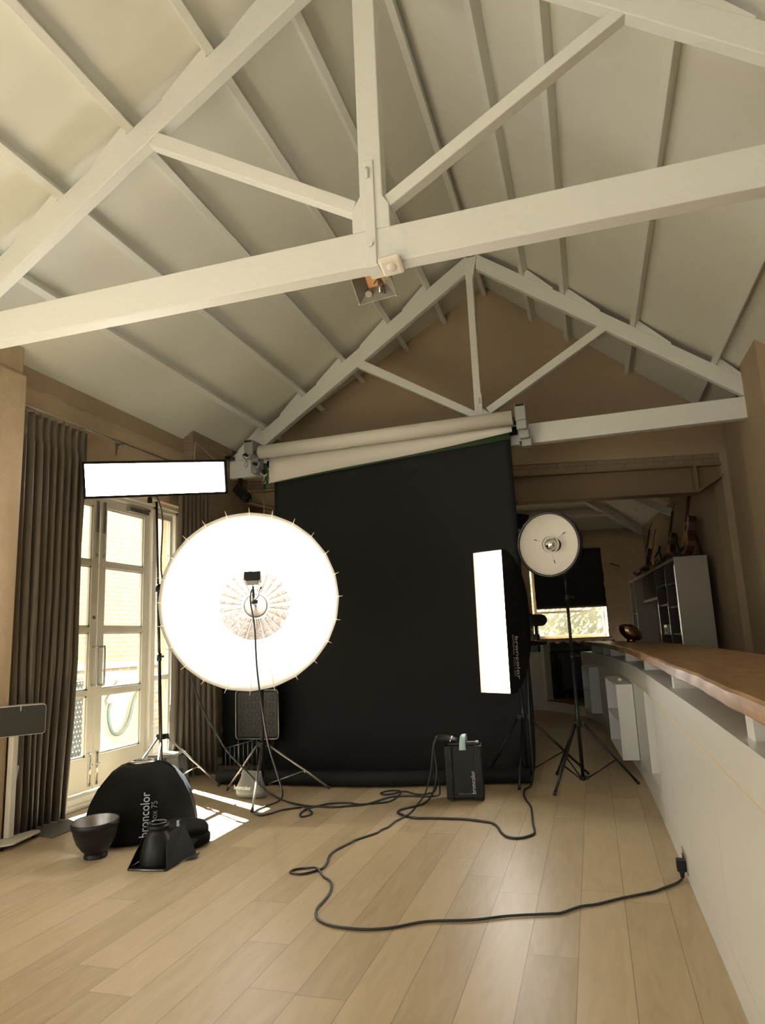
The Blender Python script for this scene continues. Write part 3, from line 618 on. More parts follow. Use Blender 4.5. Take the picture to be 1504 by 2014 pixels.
def softbox(c, n, w, h, depth, label, roll=0., edge=.006):
    T = frame(c, n, (0, 0, 1), roll); t = thing('strip_softbox', c, label, 'softbox', 'strip softboxes')
    lip = .035
    nx = 24
    def ring(z, sx, sy, k=24):
        out = []
        for i in range(k):   # rounded-rectangle ring
            pass
        return [(-sx, -sy, z), (sx, -sy, z), (sx, sy, z), (-sx, sy, z)]
    # shell with bulged long side: profile rings from rim to the speed ring, superellipse-ish
    rings = []; prof = [(lip, 1.), (0, 1.), (-.10*depth, .985), (-.30*depth, .90), (-.5*depth, .76), (-.7*depth, .56), (-.86*depth, .34), (-depth, .0)]
    for z, s in prof:
        e = max(0, 1-s); sx = w/2*(s if s > 0 else 0)+.055*(1-s); sy = h/2*(s if s > 0 else 0)+.055*(1-s)
        sx = max(sx, .055) if s < 1 else w/2
        sy = max(sy, .055) if s < 1 else h/2
        k = 8; r = []
        for a, cc in (((-1, -1), (1, -1)), ((1, -1), (1, 1)), ((1, 1), (-1, 1)), ((-1, 1), (-1, -1))):
            for j in range(k): q = j/k; r.append((sx*(a[0]+(cc[0]-a[0])*q), sy*(a[1]+(cc[1]-a[1])*q), z))
        rings.append(r+[r[0]])
    b = MB(); b.grid(rings, smooth=False, T=T); o = b.build('shell', 'black_fabric', t, solid=.004)
    # inner lip round the recessed diffuser, amber where the edge is narrow
    b = MB(); q = lip*.2
    for lo, hi in (((-w/2, -h/2, -.002), (-w/2+edge, h/2, lip)), ((w/2-edge, -h/2, -.002), (w/2, h/2, lip)), ((-w/2, -h/2, -.002), (w/2, -h/2+edge, lip)), ((-w/2, h/2-edge, -.002), (w/2, h/2, lip))): b.box(lo, hi, T)
    b.build('lip', 'amber_lip' if edge < .01 else 'black_fabric', t)
    b = MB(); g = []
    for i in range(9):
        r = []
        for j in range(9):
            u, v = j/8*2-1, i/8*2-1; r.append((u*(w/2-edge), v*(h/2-edge), -.004-.004*math.sin(7*u+3*v)*(1-u*u)*(1-v*v)))
        g.append(r)
    b.grid(g, T=T); b.build('diffuser', 'diffuser', t)
    b = MB(); b.lathe([(.06, -depth-.03), (.08, -depth-.03), (.08, -depth+.02), (.06, -depth+.02)], 24, T, closed=True); b.build('speed_ring', 'black_metal', t)
    return t, T
# horizontal strip light, upper left
cH = V((-3.43, 4.90, 2.69)); nH = V((.66, -.735, -.15))
sb, TH = softbox(cH, nH, 1.17, .30, .45, 'long horizontal strip softbox glowing white in front of the glazed doors', roll=math.radians(5.0), edge=.017)
flash_head(TH @ Mx.Translation((0, 0, -.49)), 'black flash head behind the horizontal strip softbox')
stand((-3.86, 5.66, 0), [(-3.37, 5.84), (-4.05, 5.27), (-3.62, 5.18)], 2.62, .47, 'tall stand holding the horizontal strip softbox in front of the doors', metal='black_metal', leg_m='steel', sections=(.72, 1.35), lean=(-3.80, 5.42))
# vertical strip light, right of the backdrop
cV = V((-.80, 5.93, 1.375)); nV = V((-.44, -.90, 0.))
sv, TV = softbox(cV, nV, .30, 1.20, .50, 'tall vertical strip softbox glowing white at the right edge of the backdrop', roll=math.radians(-.6))
text('lettering', 'broncolor', .080, TV @ V((.150, -.13, -.085)), TV.to_3x3() @ V((0, -1, 0)), TV.to_3x3() @ V((-.10, 0, -.995)), 'lettering', sv, wide=.36)
text('lettering', 'softbox 30x120', .050, TV @ V((.155, -.12, -.035)), TV.to_3x3() @ V((0, -1, 0)), TV.to_3x3() @ V((-.06, 0, -.995)), 'lettering_dim', sv, wide=.34)
flash_head(TV @ Mx.Translation((0, 0, -.54)), 'black flash head behind the vertical strip softbox')
stand((-.67, 6.50, 0), [(-.69, 5.95), (-.146, 6.61), (-1.03, 6.50)], 1.36, .52, 'stand holding the vertical strip softbox, one foot on the black paper', sections=(.42, .70))

# ------------------------------------------------------------------ parabolic umbrella light
def para():
    rim = V((-2.575, 4.92, 1.615)); hubp = V((-2.83, 5.52, 1.60)); ax = (rim-hubp); D = ax.length; T = frame(hubp, ax)
    R = .705; N = 24
    t = thing('umbrella_reflector', hubp, 'large round white umbrella reflector glowing, with a silver centre', 'reflector')
    prof = lambda r: D*(r/R)**2
    def shell(r0, r1, k, dz=0.):
        rows = []
        for i in range(k+1):
            r = r0+(r1-r0)*i/k; row = []
            for j in range(N*4+1):
                a = 2*PI*j/(N*4); f = (j % 4)/4; sag = 1-.006*math.sin(PI*f) if j % 4 else 1.
                row.append((r*sag*math.cos(a), r*sag*math.sin(a), prof(r)+dz+.006*math.sin(PI*f)))
            rows.append(row)
        return MB().grid(rows, T=T)
    shell(.10, R, 14).build('canopy', 'canopy_white', t, solid=.003)
    for j in range(N):
        a0 = 2*PI*j/N; sn = math.sin(a0+PI/N); wd = .42 if sn > .55 else (.60 if sn > -.2 else .92); rows = []
        for i in range(7):
            r = .12+.18*i/6; q = wd*(1-.03*(i % 2)); rows.append([(r*math.cos(a0+2*PI/N*(.5-q/2+q*k/4)), r*math.sin(a0+2*PI/N*(.5-q/2+q*k/4)), prof(r)+.007+.004*math.sin(PI*k/4)+random.uniform(0, .003)) for k in range(5)])
        MB().grid(rows, T=T).build('silver_panel', 'silver_cloth', t)
    shell(.10, R+.004, 12, -.012).build('outer_cover', 'black_fabric', t, solid=.003)
    MB().lathe([(0, .012), (.095, .012), (.105, .02), (.105, .03), (0, .03)], 32, T).build('centre_disc', 'hub_plastic', t)
    MB().tube([T @ V((.097*math.cos(a*PI/24), .097*math.sin(a*PI/24), .040)) for a in range(49)], .0038, 6).build('centre_ring', 'black_plastic', t)
    for j in range(N):
        a = 2*PI*j/N; pts = []
        for i in range(9):
            r = .09+(R-.09)*i/8; pts.append((r*math.cos(a), r*math.sin(a), prof(r)+.004))
        d = V(pts[-1])-V(pts[-2]); d.normalize(); pts.append(tuple(V(pts[-1])+d*.055))
        MB().tube(pts, .0028, 6, T).build('rib', 'rib', t)
    MB().tube([(0, 0, .0), (0, 0, .40)], .012, 10, T).build('focus_tube', 'chrome', t)
    b = MB(); b.tube([(0, 0, -.14), (0, 0, .02)], .035, 14, T); b.build('rear_mount', 'black_metal', t)
    b = MB(); b.tube([T @ V((.0, .0, .40)), T @ V((.05, .04, .45)), T @ V((.065, .10, .45))], .006, 6); b.cbox((.02, .0, .41), (.05, .03, .04), T); b.tube([T @ V((.065, .10, .45)), T @ V((.08, .12, .45))], .01, 6); b.build('focus_lever', 'black_metal', t)
    # flash head carried on the focus tube, tube facing back into the bowl
    h = V((-2.585, 5.0, 1.77)); TH2 = frame(h, (ax.normalized()+V((0, 0, .05))))
    f = thing('flash_head', h, 'black flash head hanging in front of the umbrella reflector centre', 'flash head')
    b = MB(); b.box((-.066, -.012, -.06), (.066, .058, .12), TH2); b.build('housing', 'black_plastic', f, bevel=.01)
    b = MB(); b.prism([TH2 @ V(p) for p in ((-.058, -.012, -.05), (.058, -.012, -.05), (.045, -.052, -.05), (-.045, -.052, -.05))], TH2 @ V((0, 0, 0)), TH2 @ V((0, 0, .16))); b.build('lower_housing', 'grey_paint', f, bevel=.008)
    b = MB(); b.lathe([(.0, -.05), (.045, -.06), (.05, -.12), (.02, -.16), (0, -.16)], 18, TH2); b.build('glass_dome', 'dish_white', f)
    b = MB(); b.tube([TH2 @ V((0, -.05, .03)), TH2 @ V((0.004, -.13, .02)), T @ V((0, 0, .39))], .011, 8); b.build('tilt_bracket', 'black_metal', f)
    return T, D
TP, DP = para()
stand((-2.87, 5.70, 0), [(-2.61, 5.0), (-2.30, 5.84), (-3.21, 5.68)], 1.60, .40, 'stand holding the umbrella reflector, beside the grey sandbag', metal='black_metal', leg_m='steel', sections=(.50, 1.0))

# ------------------------------------------------------------------ beauty dish
def beauty():
    n = V((-.30, -.95, -.06)); c = V((-.292, 5.98, 2.00)); T = frame(c, n)
    t = thing('beauty_dish', c, 'round white beauty dish reflector with black rim and chrome centre bulb', 'beauty dish')
    R = .262
    pr = [(R, 0), (R-.006, -.02), (R-.03, -.05), (R-.09, -.10), (R-.15, -.135), (.06, -.15)]
    MB().lathe(pr, 56, T).build('inner_bowl', 'dish_white', t)
    MB().lathe([(R+.001, -.001), (R+.022, .0), (R+.024, -.035), (R+.012, -.045), (R-.02, -.075), (R-.08, -.12), (R-.15, -.16), (.065, -.175), (.065, -.22)], 56, T).build('outer_bowl', 'black_plastic', t)
    MB().lathe([(R-.001, -.004), (R-.001, .012), (R+.016, .012), (R+.024, .0), (R+.024, -.02)], 56, T).build('rim', 'black_gloss', t)
    MB().lathe([(.070, -.060), (.076, -.060), (.076, -.025), (.070, -.025)], 36, T, closed=True).build('deflector_ring', 'dish_white', t)
    MB().ball((0, 0, -.055), .055, 24, T, (1, 1, .8)).build('centre_bulb', 'chrome', t)
    for a in (35, 158, 275):
        ca, sa = math.cos(math.radians(a)), math.sin(math.radians(a)); w = MB(); w.tube([T @ V((.074*ca, .074*sa, -.04)), T @ V((.17*ca, .17*sa, -.075))], .0012, 5); w = w.build('wire', 'steel', t)
        MB().tube([T @ V((.135*ca, .135*sa, -.062)), T @ V((.162*ca, .162*sa, -.072))], .0035, 6).build('spring', 'black_metal', w)
    flash_head(T @ Mx.Translation((0, 0, -.20)), 'black flash head behind the beauty dish', L=.26)
beauty()
stand((-.185, 6.19, 0), [(-.40, 5.77), (.25, 6.23), (-.42, 6.58)], 1.80, .50, 'stand holding the beauty dish, nearest the curved counter', sections=(.55, 1.05))

# ------------------------------------------------------------------ backdrop
def backdrop():
    t = thing('backdrop', (-2, 7.0, 0), 'large black seamless paper backdrop hanging behind the lights and curling onto the floor', 'backdrop')
    def sheet(u):       # u: 0 left .. 1 right
        xt = -3.335+u*(2.70)
        base = 5.98+.26*u-.10*math.sin(PI*u)+.03*math.sin(9*u)
        col = []
        for z in [3.42, 3.3, 3.1, 2.8, 2.4, 2.0, 1.6, 1.2, .9, .65, .5]:
            col.append((xt+.03*(3.3-z)/3.3*(u-.2), 6.99+.010*math.sin(4.2*u+z*.8)*(3.3-z)/3+.004*math.sin(14*u+z*2), z+(0.03*u if z > 3.2 else 0)))
        for k in range(1, 9):
            a = PI/2*k/8; col.append((xt+.02*(u-.2)-.0*k, 6.55+.44*math.cos(a), .5-.485*math.sin(a)+.012*math.sin(6*u+k)*(k < 8)))
        y0 = 6.55
        for k in range(1, 8):
            q = k/7; col.append((xt-.02+.02*u, y0+(base-y0)*q, .015+.016*math.sin(8*u+4*q)**2*(1-q)))
        return col
    cols = [sheet(i/40) for i in range(41)]; rows = list(map(list, zip(*cols)))
    MB().grid(rows).build('paper', 'paper_black', t, solid=.002)
    pts = []
    for i in range(31):
        u = i/30; pts.append((-3.46+u*2.84, 5.98+.26*u-.10*math.sin(PI*u)+.03*math.sin(9*u)-.02, .068))
    MB().tube(pts, .062, 18).build('floor_roll', 'paper_black', t)
    MB().tube([(-3.44, 7.055, 3.32), (-.55, 7.055, 3.36)], .045, 16).build('top_roll', 'paper_black', t)
    # green sheet just showing under the white one
    g = thing('green_paper', (-2, 6.95, 3.3), 'dark green paper sliver between the white roll and black backdrop', 'paper roll')
    MB().grid([[(-3.38, 6.958, 3.30), (-2., 6.958, 3.33), (-.64, 6.958, 3.37)], [(-3.38, 6.955, 3.06), (-2., 6.955, 3.165), (-.635, 6.955, 3.245)]]).build('sheet', 'paper_green', g, solid=.002)
    MB().tube([(-3.46, 7.03, 3.40), (-.54, 7.03, 3.44)], .022, 14).build('roll', 'paper_green', g)
    MB().grid([[(-3.46, 6.965, 3.32), (-3.40, 6.93, 3.30)], [(-3.45, 6.96, 3.12), (-3.36, 6.925, 3.06)], [(-3.45, 6.95, 3.0), (-3.35, 6.92, 3.01)]]).build('loose_edge', 'paper_green', g, solid=.002)
    w = thing('white_paper_roll', (-2, 6.88, 3.44), 'white background paper roll across the top of the black backdrop', 'paper roll')
    MB().tube([(-3.455, 6.87, 3.42), (-.585, 6.87, 3.445)], .078, 24).build('roll', 'paper_white', w)
    rows = [[], [], []]
    for i in range(25):
        u = i/24; x = -3.375+u*2.77; zb = 3.06+.25*u+.008*math.sin(7*u); zt = 3.40
        rows[0].append((x, 6.945, zt)); rows[1].append((x, 6.935+.012*math.sin(5*u), (zt+zb)/2)); rows[2].append((x, 6.925+.02*math.sin(3*u), zb))
    MB().grid(rows).build('sheet', 'paper_white', w, solid=.002)
    MB().tube([(-3.53, 6.87, 3.42), (-.50, 6.87, 3.445)], .022, 12).build('core', 'steel', w)
    def bracket(x, label, hooks):
        k = thing('roller_bracket', (x, 7.0, 3.3), label, 'bracket', 'roller brackets on the far truss')
        b = MB()
        b.box((x-.055, 6.82, 3.40), (x+.055, 7.12, 3.575)); b.build('channel', 'grey_paint', k, bevel=.01)
        b = MB(); b.box((x-.05, 6.98, 3.22), (x+.05, 7.12, 3.42)); b.build('back_plate', 'grey_paint', k, bevel=.006)
        b = MB(); b.box((x-.045, 6.818, 3.545), (x+.045, 6.822, 3.568)); b.build('slot', 'black_plastic', k)
        if hooks:
            for i, (dx, dy, z) in enumerate(((-.03, 6.84, 3.40), (.055, 6.90, 3.30), (.14, 6.95, 3.21))):
                b = MB(); c = V((x+dx, dy, z)); b.tube([c+V((.045*math.cos(a), 0, .045*math.sin(a))) for a in [PI*.9+j*PI/8 for j in range(11)]], .011, 8); b.tube([c+V((0, 0, -.045)), c+V((0, -.005, -.085))], .010, 8)
                b.tube([c+V((.016*math.cos(a), -.012, -.115+.032*math.sin(a))) for a in [j*PI/6 for j in range(13)]], .005, 6); hk = b.build('hook', 'grey_paint', k)
                b = MB(); b.tube([c+V((0, -.03, 0)), c+V((0, .01, 0))], .02, 8); b.cbox(c+V((0, -.035, 0)), (.05, .012, .016)); b.build('wing_knob', 'black_plastic', hk)
        else:
            for i, (dy, z) in enumerate(((6.90, 3.38), (6.97, 3.30), (7.03, 3.23))):
                MB().box((x-.05+.015*i, dy-.06, z-.07), (x+.055+.015*i, dy+.05, z+.04)).build('arm', 'grey_paint', k, bevel=.012)
    bracket(-3.58, 'left grey roller bracket with three hooks on the far tie beam', True)
    bracket(-.50, 'right grey roller bracket stepped beside the white roll end', False)
    c = thing('crank_rod', (-3.46, 6.95, 2.6), 'thin pale crank rod hanging from the left roller bracket', 'rod')
    MB().tube([(-3.44, 6.93, 3.06), (-3.445, 6.93, 1.9)], .009, 8).build('rod', 'brass', c)
    MB().tube([V((-3.44+.022*math.cos(a), 6.93, 3.085+.022*math.sin(a))) for a in [-PI/2+j*PI/8 for j in range(11)]], .006, 6).build('hook', 'steel', c)
backdrop()

# ------------------------------------------------------------------ power pack + cables
def pack():
    t = thing('power_pack', (-1.06, 5.60, 0), 'black flash power pack with pale handle standing on the floor before the backdrop', 'power pack')
    T = Mx.Translation((-1.055, 5.53, 0)) @ Mx.Rotation(math.radians(7), 4, 'Z')      # local x width, y back
    MB().box((-.135, 0, .022), (.135, .17, .415), T).build('body', 'black_plastic', t, bevel=.008)
    for s in (-1, 1):
        b = MB(); b.box((-.145 if s < 0 else .085, -.012, .018), (-.085 if s < 0 else .145, .18, .415), T); b.build('side_bumper', 'black_plastic', t, bevel=.01)
        b = MB()
        for k in range(5): b.box((-.115 if s < 0 else .088, -.017, .06+.08*k), (-.088 if s < 0 else .115, -.010, .072+.08*k), T)
        b.build('bumper_rib', 'black_plastic', t, bevel=.002)
        for y in (.02, .15): MB().box((s*.11-.012, y-.012, 0), (s*.11+.012, y+.012, .022), T).build('foot', 'rubber', t)
    b = MB(); b.box((-.12, .01, .415), (.12, .16, .435), T); b.build('control_panel', 'black_gloss', t, bevel=.006)
    b = MB(); b.box((.03, .02, .436), (.10, .05, .441), T); b.build('display', 'lettering_dim', t); MB().box((.10, .02, .43), (.122, .05, .446), T).build('switch', 'lettering', t)
    pts = [(-.0, -.018, .385), (-.0, -.022, .43), (.003, -.005, .478), (.008, .03, .49), (.014, .10, .488), (.016, .15, .47), (.016, .165, .42)]
    P = [T @ V(p) for p in smooth_path(pts, 4)]; w = (T.to_3x3() @ V((1, 0, 0)))
    rows = [[p-w*(.028-.012*min(1, i/14)) for i, p in enumerate(P)], [p+w*(.026-.014*min(1, i/14)) for i, p in enumerate(P)]]
    MB().grid(rows).build('carry_handle', 'handle_strap', t, solid=.006)
    xd = T.to_3x3() @ V((0, 0, 1)); yd = T.to_3x3() @ V((-1, 0, 0))
    text('lettering', 'broncolor', .046, T @ V((.080, -.0015, .055)), xd, yd, 'lettering', t, wide=.172)
    text('lettering', 'scoro', .024, T @ V((-.055, -.0015, .052)), T.to_3x3() @ V((1, 0, 0)), V((0, 0, 1)), 'lettering_dim', t, wide=.045)
    text('lettering', 'medium', .016, T @ V((-.004, -.0015, .052)), T.to_3x3() @ V((1, 0, 0)), V((0, 0, 1)), 'lettering_dim', t, wide=.045)
    for i, (x, y, z) in enumerate(((-.10, .03, .455), (-.10, .08, .458), (-.10, .13, .455))):
        k = thing('lamp_connector', T @ V((x, y, z)), ['front black lamp connector plugged into the top of the power pack', 'middle black lamp connector plugged into the top of the power pack', 'rear black lamp connector plugged into the top of the power pack'][i], 'connector', 'lamp connectors on the power pack')
        b = MB(); b.tube([T @ V((x+.05, y, z-.02)), T @ V((x, y, z)), T @ V((x-.07, y, z+.012)), T @ V((x-.10, y, z+.012))], [.02, .02, .018, .012], 10); b.build('plug_body', 'black_plastic', k)
        MB().tube([T @ V((x+.0, y, z)), T @ V((x+.012, y, z-.003))], .0225, 10).build('collar', 'steel', k)
    return T
TK = pack()
def cable(name, pts, r, label, tails=(), k=4):
    t = MB().tube(smooth_path(pts, k), r, 8).build(name, 'rubber', loc=pts[len(pts)//2]); return tag(t, label, 'cable')
F = lambda L, z=.0075: [(x, y, z) for x, y in L]
C1 = [(-1.402, 5.353), (-1.392, 5.149), (-1.407, 5.013), (-1.44, 4.881), (-1.448, 4.742), (-1.475, 4.672), (-1.487, 4.589), (-1.572, 4.423), (-1.586, 4.362), (-1.625, 4.202), (-1.624, 4.083), (-1.59, 3.963), (-1.582, 3.869), (-1.603, 3.82), (-1.646, 3.768), (-1.689, 3.755), (-1.73, 3.766), (-1.741, 3.798), (-1.716, 3.836), (-1.674, 3.855), (-1.607, 3.831), (-1.567, 3.792), (-1.52, 3.734), (-1.471, 3.689), (-1.432, 3.624), (-1.402, 3.522), (-1.392, 3.413), (-1.389, 3.326), (-1.37, 3.255), (-1.337, 3.197), (-1.291, 3.159), (-1.229, 3.134), (-1.155, 3.125), (-1.08, 3.128), (-1.005, 3.15), (-.951, 3.178), (-.832, 3.26), (-.633, 3.314), (-.482, 3.387), (-.305, 3.443), (-.252, 3.464), (-.173, 3.551), (-.094, 3.596), (.018, 3.692), (.163, 3.797), (.214, 3.854), (.281, 3.93)]
c1 = F(C1); c1[20] = (*c1[20][:2], .020); c1[21] = (*c1[21][:2], .016)
cable('mains_cable', [(-1.24, 5.56, .462), (-1.275, 5.56, .45), (-1.305, 5.56, .36), (-1.33, 5.55, .20), (-1.37, 5.50, .06)]+c1+[(.318, 3.985, .012)], .0062, 'long black mains cord snaking across the floor from the pack to the counter socket')
C2 = [(-1.36, 5.4), (-1.412, 5.309), (-1.468, 5.241), (-1.492, 5.177), (-1.486, 5.119), (-1.426, 5.049), (-1.32, 4.987), (-1.165, 4.995), (-.973, 4.994), (-.844, 4.957), (-.764, 4.915), (-.716, 4.821), (-.678, 4.699), (-.63, 4.615), (-.569, 4.594), (-.514, 4.631), (-.477, 4.696), (-.475, 4.773), (-.498, 4.932), (-.528, 5.213), (-.553, 5.406), (-.606, 5.612), (-.638, 5.79), (-.643, 5.959), (-.610, 6.142)]
cable('lamp_cable', [(-1.24, 5.61, .47), (-1.285, 5.60, .46), (-1.30, 5.60, .36), (-1.285, 5.58, .2), (-1.31, 5.50, .06)]+F(C2, .0085)+[(-.60, 6.30, .10), (-.61, 6.44, .50), (-.595, 6.45, .95), (-.60, 6.45, 1.2), (-.56, 6.50, 1.36)], .0078, 'black lamp cable curving over the floor from the pack to the vertical strip light')
C3 = [(-2.596, 5.443), (-2.4, 5.298), (-2.258, 5.235), (-2.152, 5.227), (-2.02, 5.223), (-1.90, 5.278), (-1.80, 5.34), (-1.728, 5.50), (-1.671, 5.600), (-1.588, 5.630), (-1.478, 5.640), (-1.352, 5.648), (-1.305, 5.722)]
cable('lamp_cable', [(-3.76, 5.36, 2.66), (-3.87, 5.62, 2.5), (-3.89, 5.64, 2.0), (-3.79, 5.62, 1.71), (-3.68, 5.60, 1.37), (-3.56, 5.58, 1.13), (-3.39, 5.56, .73), (-3.12, 5.5, .39), (-2.89, 5.41, .24), (-2.73, 5.42, .09)]+F(C3)+[(-1.30, 5.70, .12), (-1.31, 5.68, .3), (-1.30, 5.66, .45), (-1.25, 5.65, .475)], .0078, 'black lamp cable swooping from the horizontal strip light down past the sandbag to the pack')
C4 = [(-2.556, 5.36), (-2.585, 5.198), (-2.6, 5.062), (-2.57, 4.973), (-2.496, 4.917), (-2.441, 4.988), (-2.405, 5.084), (-2.333, 5.149), (-2.290, 5.19), (-2.238, 5.141), (-2.144, 5.06), (-2.124, 4.99), (-2.154, 4.924), (-2.189, 4.947), (-2.219, 5.051), (-2.21, 5.16), (-2.15, 5.275), (-2.062, 5.345), (-1.938, 5.36), (-1.86, 5.33), (-1.74, 5.375), (-1.65, 5.44), (-1.625, 5.599), (-1.646, 5.78), (-1.70, 5.83), (-1.77, 5.80), (-1.80, 5.72), (-1.76, 5.67), (-1.70, 5.70), (-1.60, 5.74), (-1.496, 5.71), (-1.40, 5.74)]
c4 = F(C4); c4[9] = (*c4[9][:2], .02); c4[29] = (*c4[29][:2], .02)
cable('lamp_cable', [(-2.59, 4.98, 1.70), (-2.575, 4.93, 1.6), (-2.50, 4.85, 1.41), (-2.46, 4.80, 1.14), (-2.43, 4.78, .95), (-2.46, 4.92, .68), (-2.56, 5.2, .45), (-2.52, 5.25, .25), (-2.49, 5.29, .09)]+c4+[(-1.335, 5.74, .05), (-1.325, 5.64, .25), (-1.31, 5.63, .42), (-1.25, 5.61, .47)], .0072, 'black lamp cable from the umbrella light, knotted on the floor beside the tripod')

# ------------------------------------------------------------------ gear on the floor
def octabox():
    c = V((-3.17, 4.42, 0)); t = thing('octagonal_softbox', c, 'black octagonal softbox standing face down on the floor', 'softbox'); N = 8; R = .375; H = .47
    rot = math.radians(8); T = Mx.Translation(c) @ Mx.Rotation(rot, 4, 'Z')
    prof = [(1., .012), (.995, .05), (.95, .14), (.87, .24), (.75, .33), (.58, .405), (.40, .45), (.25, .468)]
    rows = []
    for s, z in prof:
        r = []
        for j in range(N*4+1):
            a = 2*PI*j/(N*4); f = (j % 4)/4; w = math.cos(PI/8)/math.cos((f-.5)*PI/4) if True else 1; sg = 1-.02*math.sin(PI*f)*math.sin(PI*z/H)
            r.append((R*s*w/math.cos(PI/8)*sg*math.cos(a), R*s*w/math.cos(PI/8)*sg*math.sin(a), z))
        rows.append(r)
    MB().grid(rows, T=T, smooth=True).build('shell', 'black_fabric', t, solid=.005)
    b = MB()
    for j in range(N):
        a = 2*PI*j/N; b.tube([(R*s*1.0/math.cos(PI/8)*math.cos(PI/8)*1.003*math.cos(a), R*s*1.003*math.sin(a), z) for s, z in prof], .004, 6, T)
    b.build('seam', 'black_fabric', t)
    MB().lathe([(.06, .462), (.095, .466), (.10, .478), (.075, .484), (.06, .48)], 28, T, closed=True).build('speed_ring', 'steel', t)
    MB().lathe([(0, .42), (.06, .43), (.06, .462)], 20, T).build('ring_inside', 'silver_foil', t)
    b = MB().lathe([(R*.99, .0), (R*1.0, .012), (R*.9, .012), (R*.9, .0)], 8, T @ Mx.Rotation(0, 4, 'Z'), closed=True, smooth=False); b.build('rim', 'black_fabric', t)
    # lettering panel facing the camera: panel centred on angle
    aa = math.radians(8-90+0)+PI/8; 
    best = None
    ap = R*.93
    for j in range(N):
        a = rot+2*PI*(j+.5)/N; d = V((math.cos(a), math.sin(a), 0)); cam = (V((0, 0, 1.27))-c); q = d.dot(V((cam.x, cam.y, 0)).normalized())
        if best is None or q > best[0]: best = (q, a)
    a = best[1]; d = V((math.cos(a), math.sin(a), 0)); tn = V((-d.y, d.x, 0))    # tn: to the right seen from outside
    up = (V((0, 0, 1))*1-d*.25).normalized()
    def at(z): 
        for (s0, z0), (s1, z1) in zip(prof[:-1], prof[1:]):
            if z0 <= z <= z1: return s0+(s1-s0)*(z-z0)/(z1-z0)
    p0 = c+d*(R*1.0*at(.05)+.004)+V((0, 0, .05))
    up = ((c+d*(R*at(.30)+.002)+V((0, 0, .30)))-p0).normalized()
    yd = -tn
    text('lettering', 'broncolor', .085, p0+tn*.075+d*.012, up, yd, 'lettering', t, wide=.28)
    text('lettering', 'octabox 75', .055, p0+tn*.125+d*.012, up, yd, 'lettering_dim', t, wide=.22)
octabox()
def reflector_bowl():
    c = V((-3.10, 3.86, 0)); T = Mx.Translation(c) @ Mx.Rotation(math.radians(4), 4, 'X'); t = thing('reflector_bowl', c, 'black bowl shaped metal reflector with silver inside, standing upright on the floor', 'reflector')
    MB().lathe([(0, .0), (.068, 0), (.070, .004), (.070, .022), (.063, .026), (.064, .034), (.085, .055), (.115, .10), (.130, .15), (.137, .185), (.143, .187), (.143, .222), (.139, .224), (.136, .218)], 44, T).build('outer_shell', 'black_plastic', t)
    MB().lathe([(.136, .220), (.132, .19), (.122, .14), (.10, .09), (.06, .05), (0, .04)], 44, T).build('silver_inside', 'steel', t)
reflector_bowl()
def barn():
    c = V((-2.612, 3.80, 0)); T = Mx.Translation(c) @ Mx.Rotation(math.radians(6), 4, 'Z'); t = thing('barn_door_reflector', c, 'black cone reflector with folded barn doors standing face down on the floor', 'reflector')
    MB().lathe([(.100, .012), (.104, .03), (.094, .10), (.075, .16), (.056, .185), (.054, .20), (.064, .203), (.066, .222), (.058, .226), (.048, .224), (.048, .205)], 40, T).build('cone', 'black_plastic', t)
    MB().lathe([(.040, .226), (.052, .229), (.058, .236), (.052, .241), (.040, .236)], 32, T, closed=True).build('bayonet_ring', 'black_gloss', t)
    b = MB(); b.box((-.125, -.115, 0), (.125, .125, .010), T); b.box((-.12, -.128, 0), (.12, -.112, .012), T); b.build('mount_plate', 'black_metal', t, bevel=.002)
    MB().tube([T @ V((-.11, -.129, .007)), T @ V((.11, -.129, .007))], .0035, 6).build('hinge_bar', 'steel', t)
    # doors: two tall wings hinged left/right leaning inwards, one low flap behind
    def wing(pts, th=.003):
        a = [T @ V(p) for p in pts]; n_ = (a[1]-a[0]).cross(a[2]-a[0]).normalized()*th; return MB().prism(a, (0, 0, 0), n_)
    wing([(.122, -.12, .012), (.165, .17, .015), (.110, .12, .195), (.055, -.01, .170)]).build('flap', 'black_plastic', t)
    wing([(-.122, -.12, .012), (-.140, .15, .012), (-.075, .09, .185), (-.090, -.02, .150)]).build('flap', 'black_plastic', t)
    wing([(-.11, .128, .012), (.11, .128, .012), (.17, .20, .09), (-.16, .20, .09)]).build('flap', 'black_plastic', t)
    wing([(.150, .06, .006), (.205, .10, .014), (.195, .16, .02), (.160, .15, .01)]).build('flap', 'black_plastic', t)
barn()
def round_bag():
    c = V((-2.655, 4.17, 0)); t = thing('folded_bag', c, 'round black folded carry bag lying on the floor right of the octagonal softbox', 'bag')
    for k, (z, r, sq, m) in enumerate(((.045, .155, .30, 'black_fabric'), (.105, .150, .26, 'black_fabric'))):
        T = Mx.Translation(c+V((-.01*k, .01*k, z))) @ Mx.Rotation(math.radians(6*k), 4, 'Y')
        rows = []
        for i in range(15):
            th = PI*i/14; row = []
            for j in range(41):
                ph = 2*PI*j/40; w = 1+.03*math.sin(5*ph+k)+.02*math.sin(11*ph); zz = math.copysign(abs(math.cos(th))**.7, math.cos(th)); row.append((r*w*math.sin(th)**.5 if math.sin(th) > 0 else 0, ph, zz*r*sq))
            rows.append([(p*math.cos(q), p*math.sin(q), max(z2, -.044) if k == 0 else z2) for p, q, z2 in row])
        MB().grid(rows, T=T).build('cover' if k else 'base', m, t)
    text('lettering', 'broncolor', .034, (-2.70, 4.13, .1595), (.55, -.83, -.08), (.8, .55, .1), 'lettering', t, wide=.12)
round_bag()
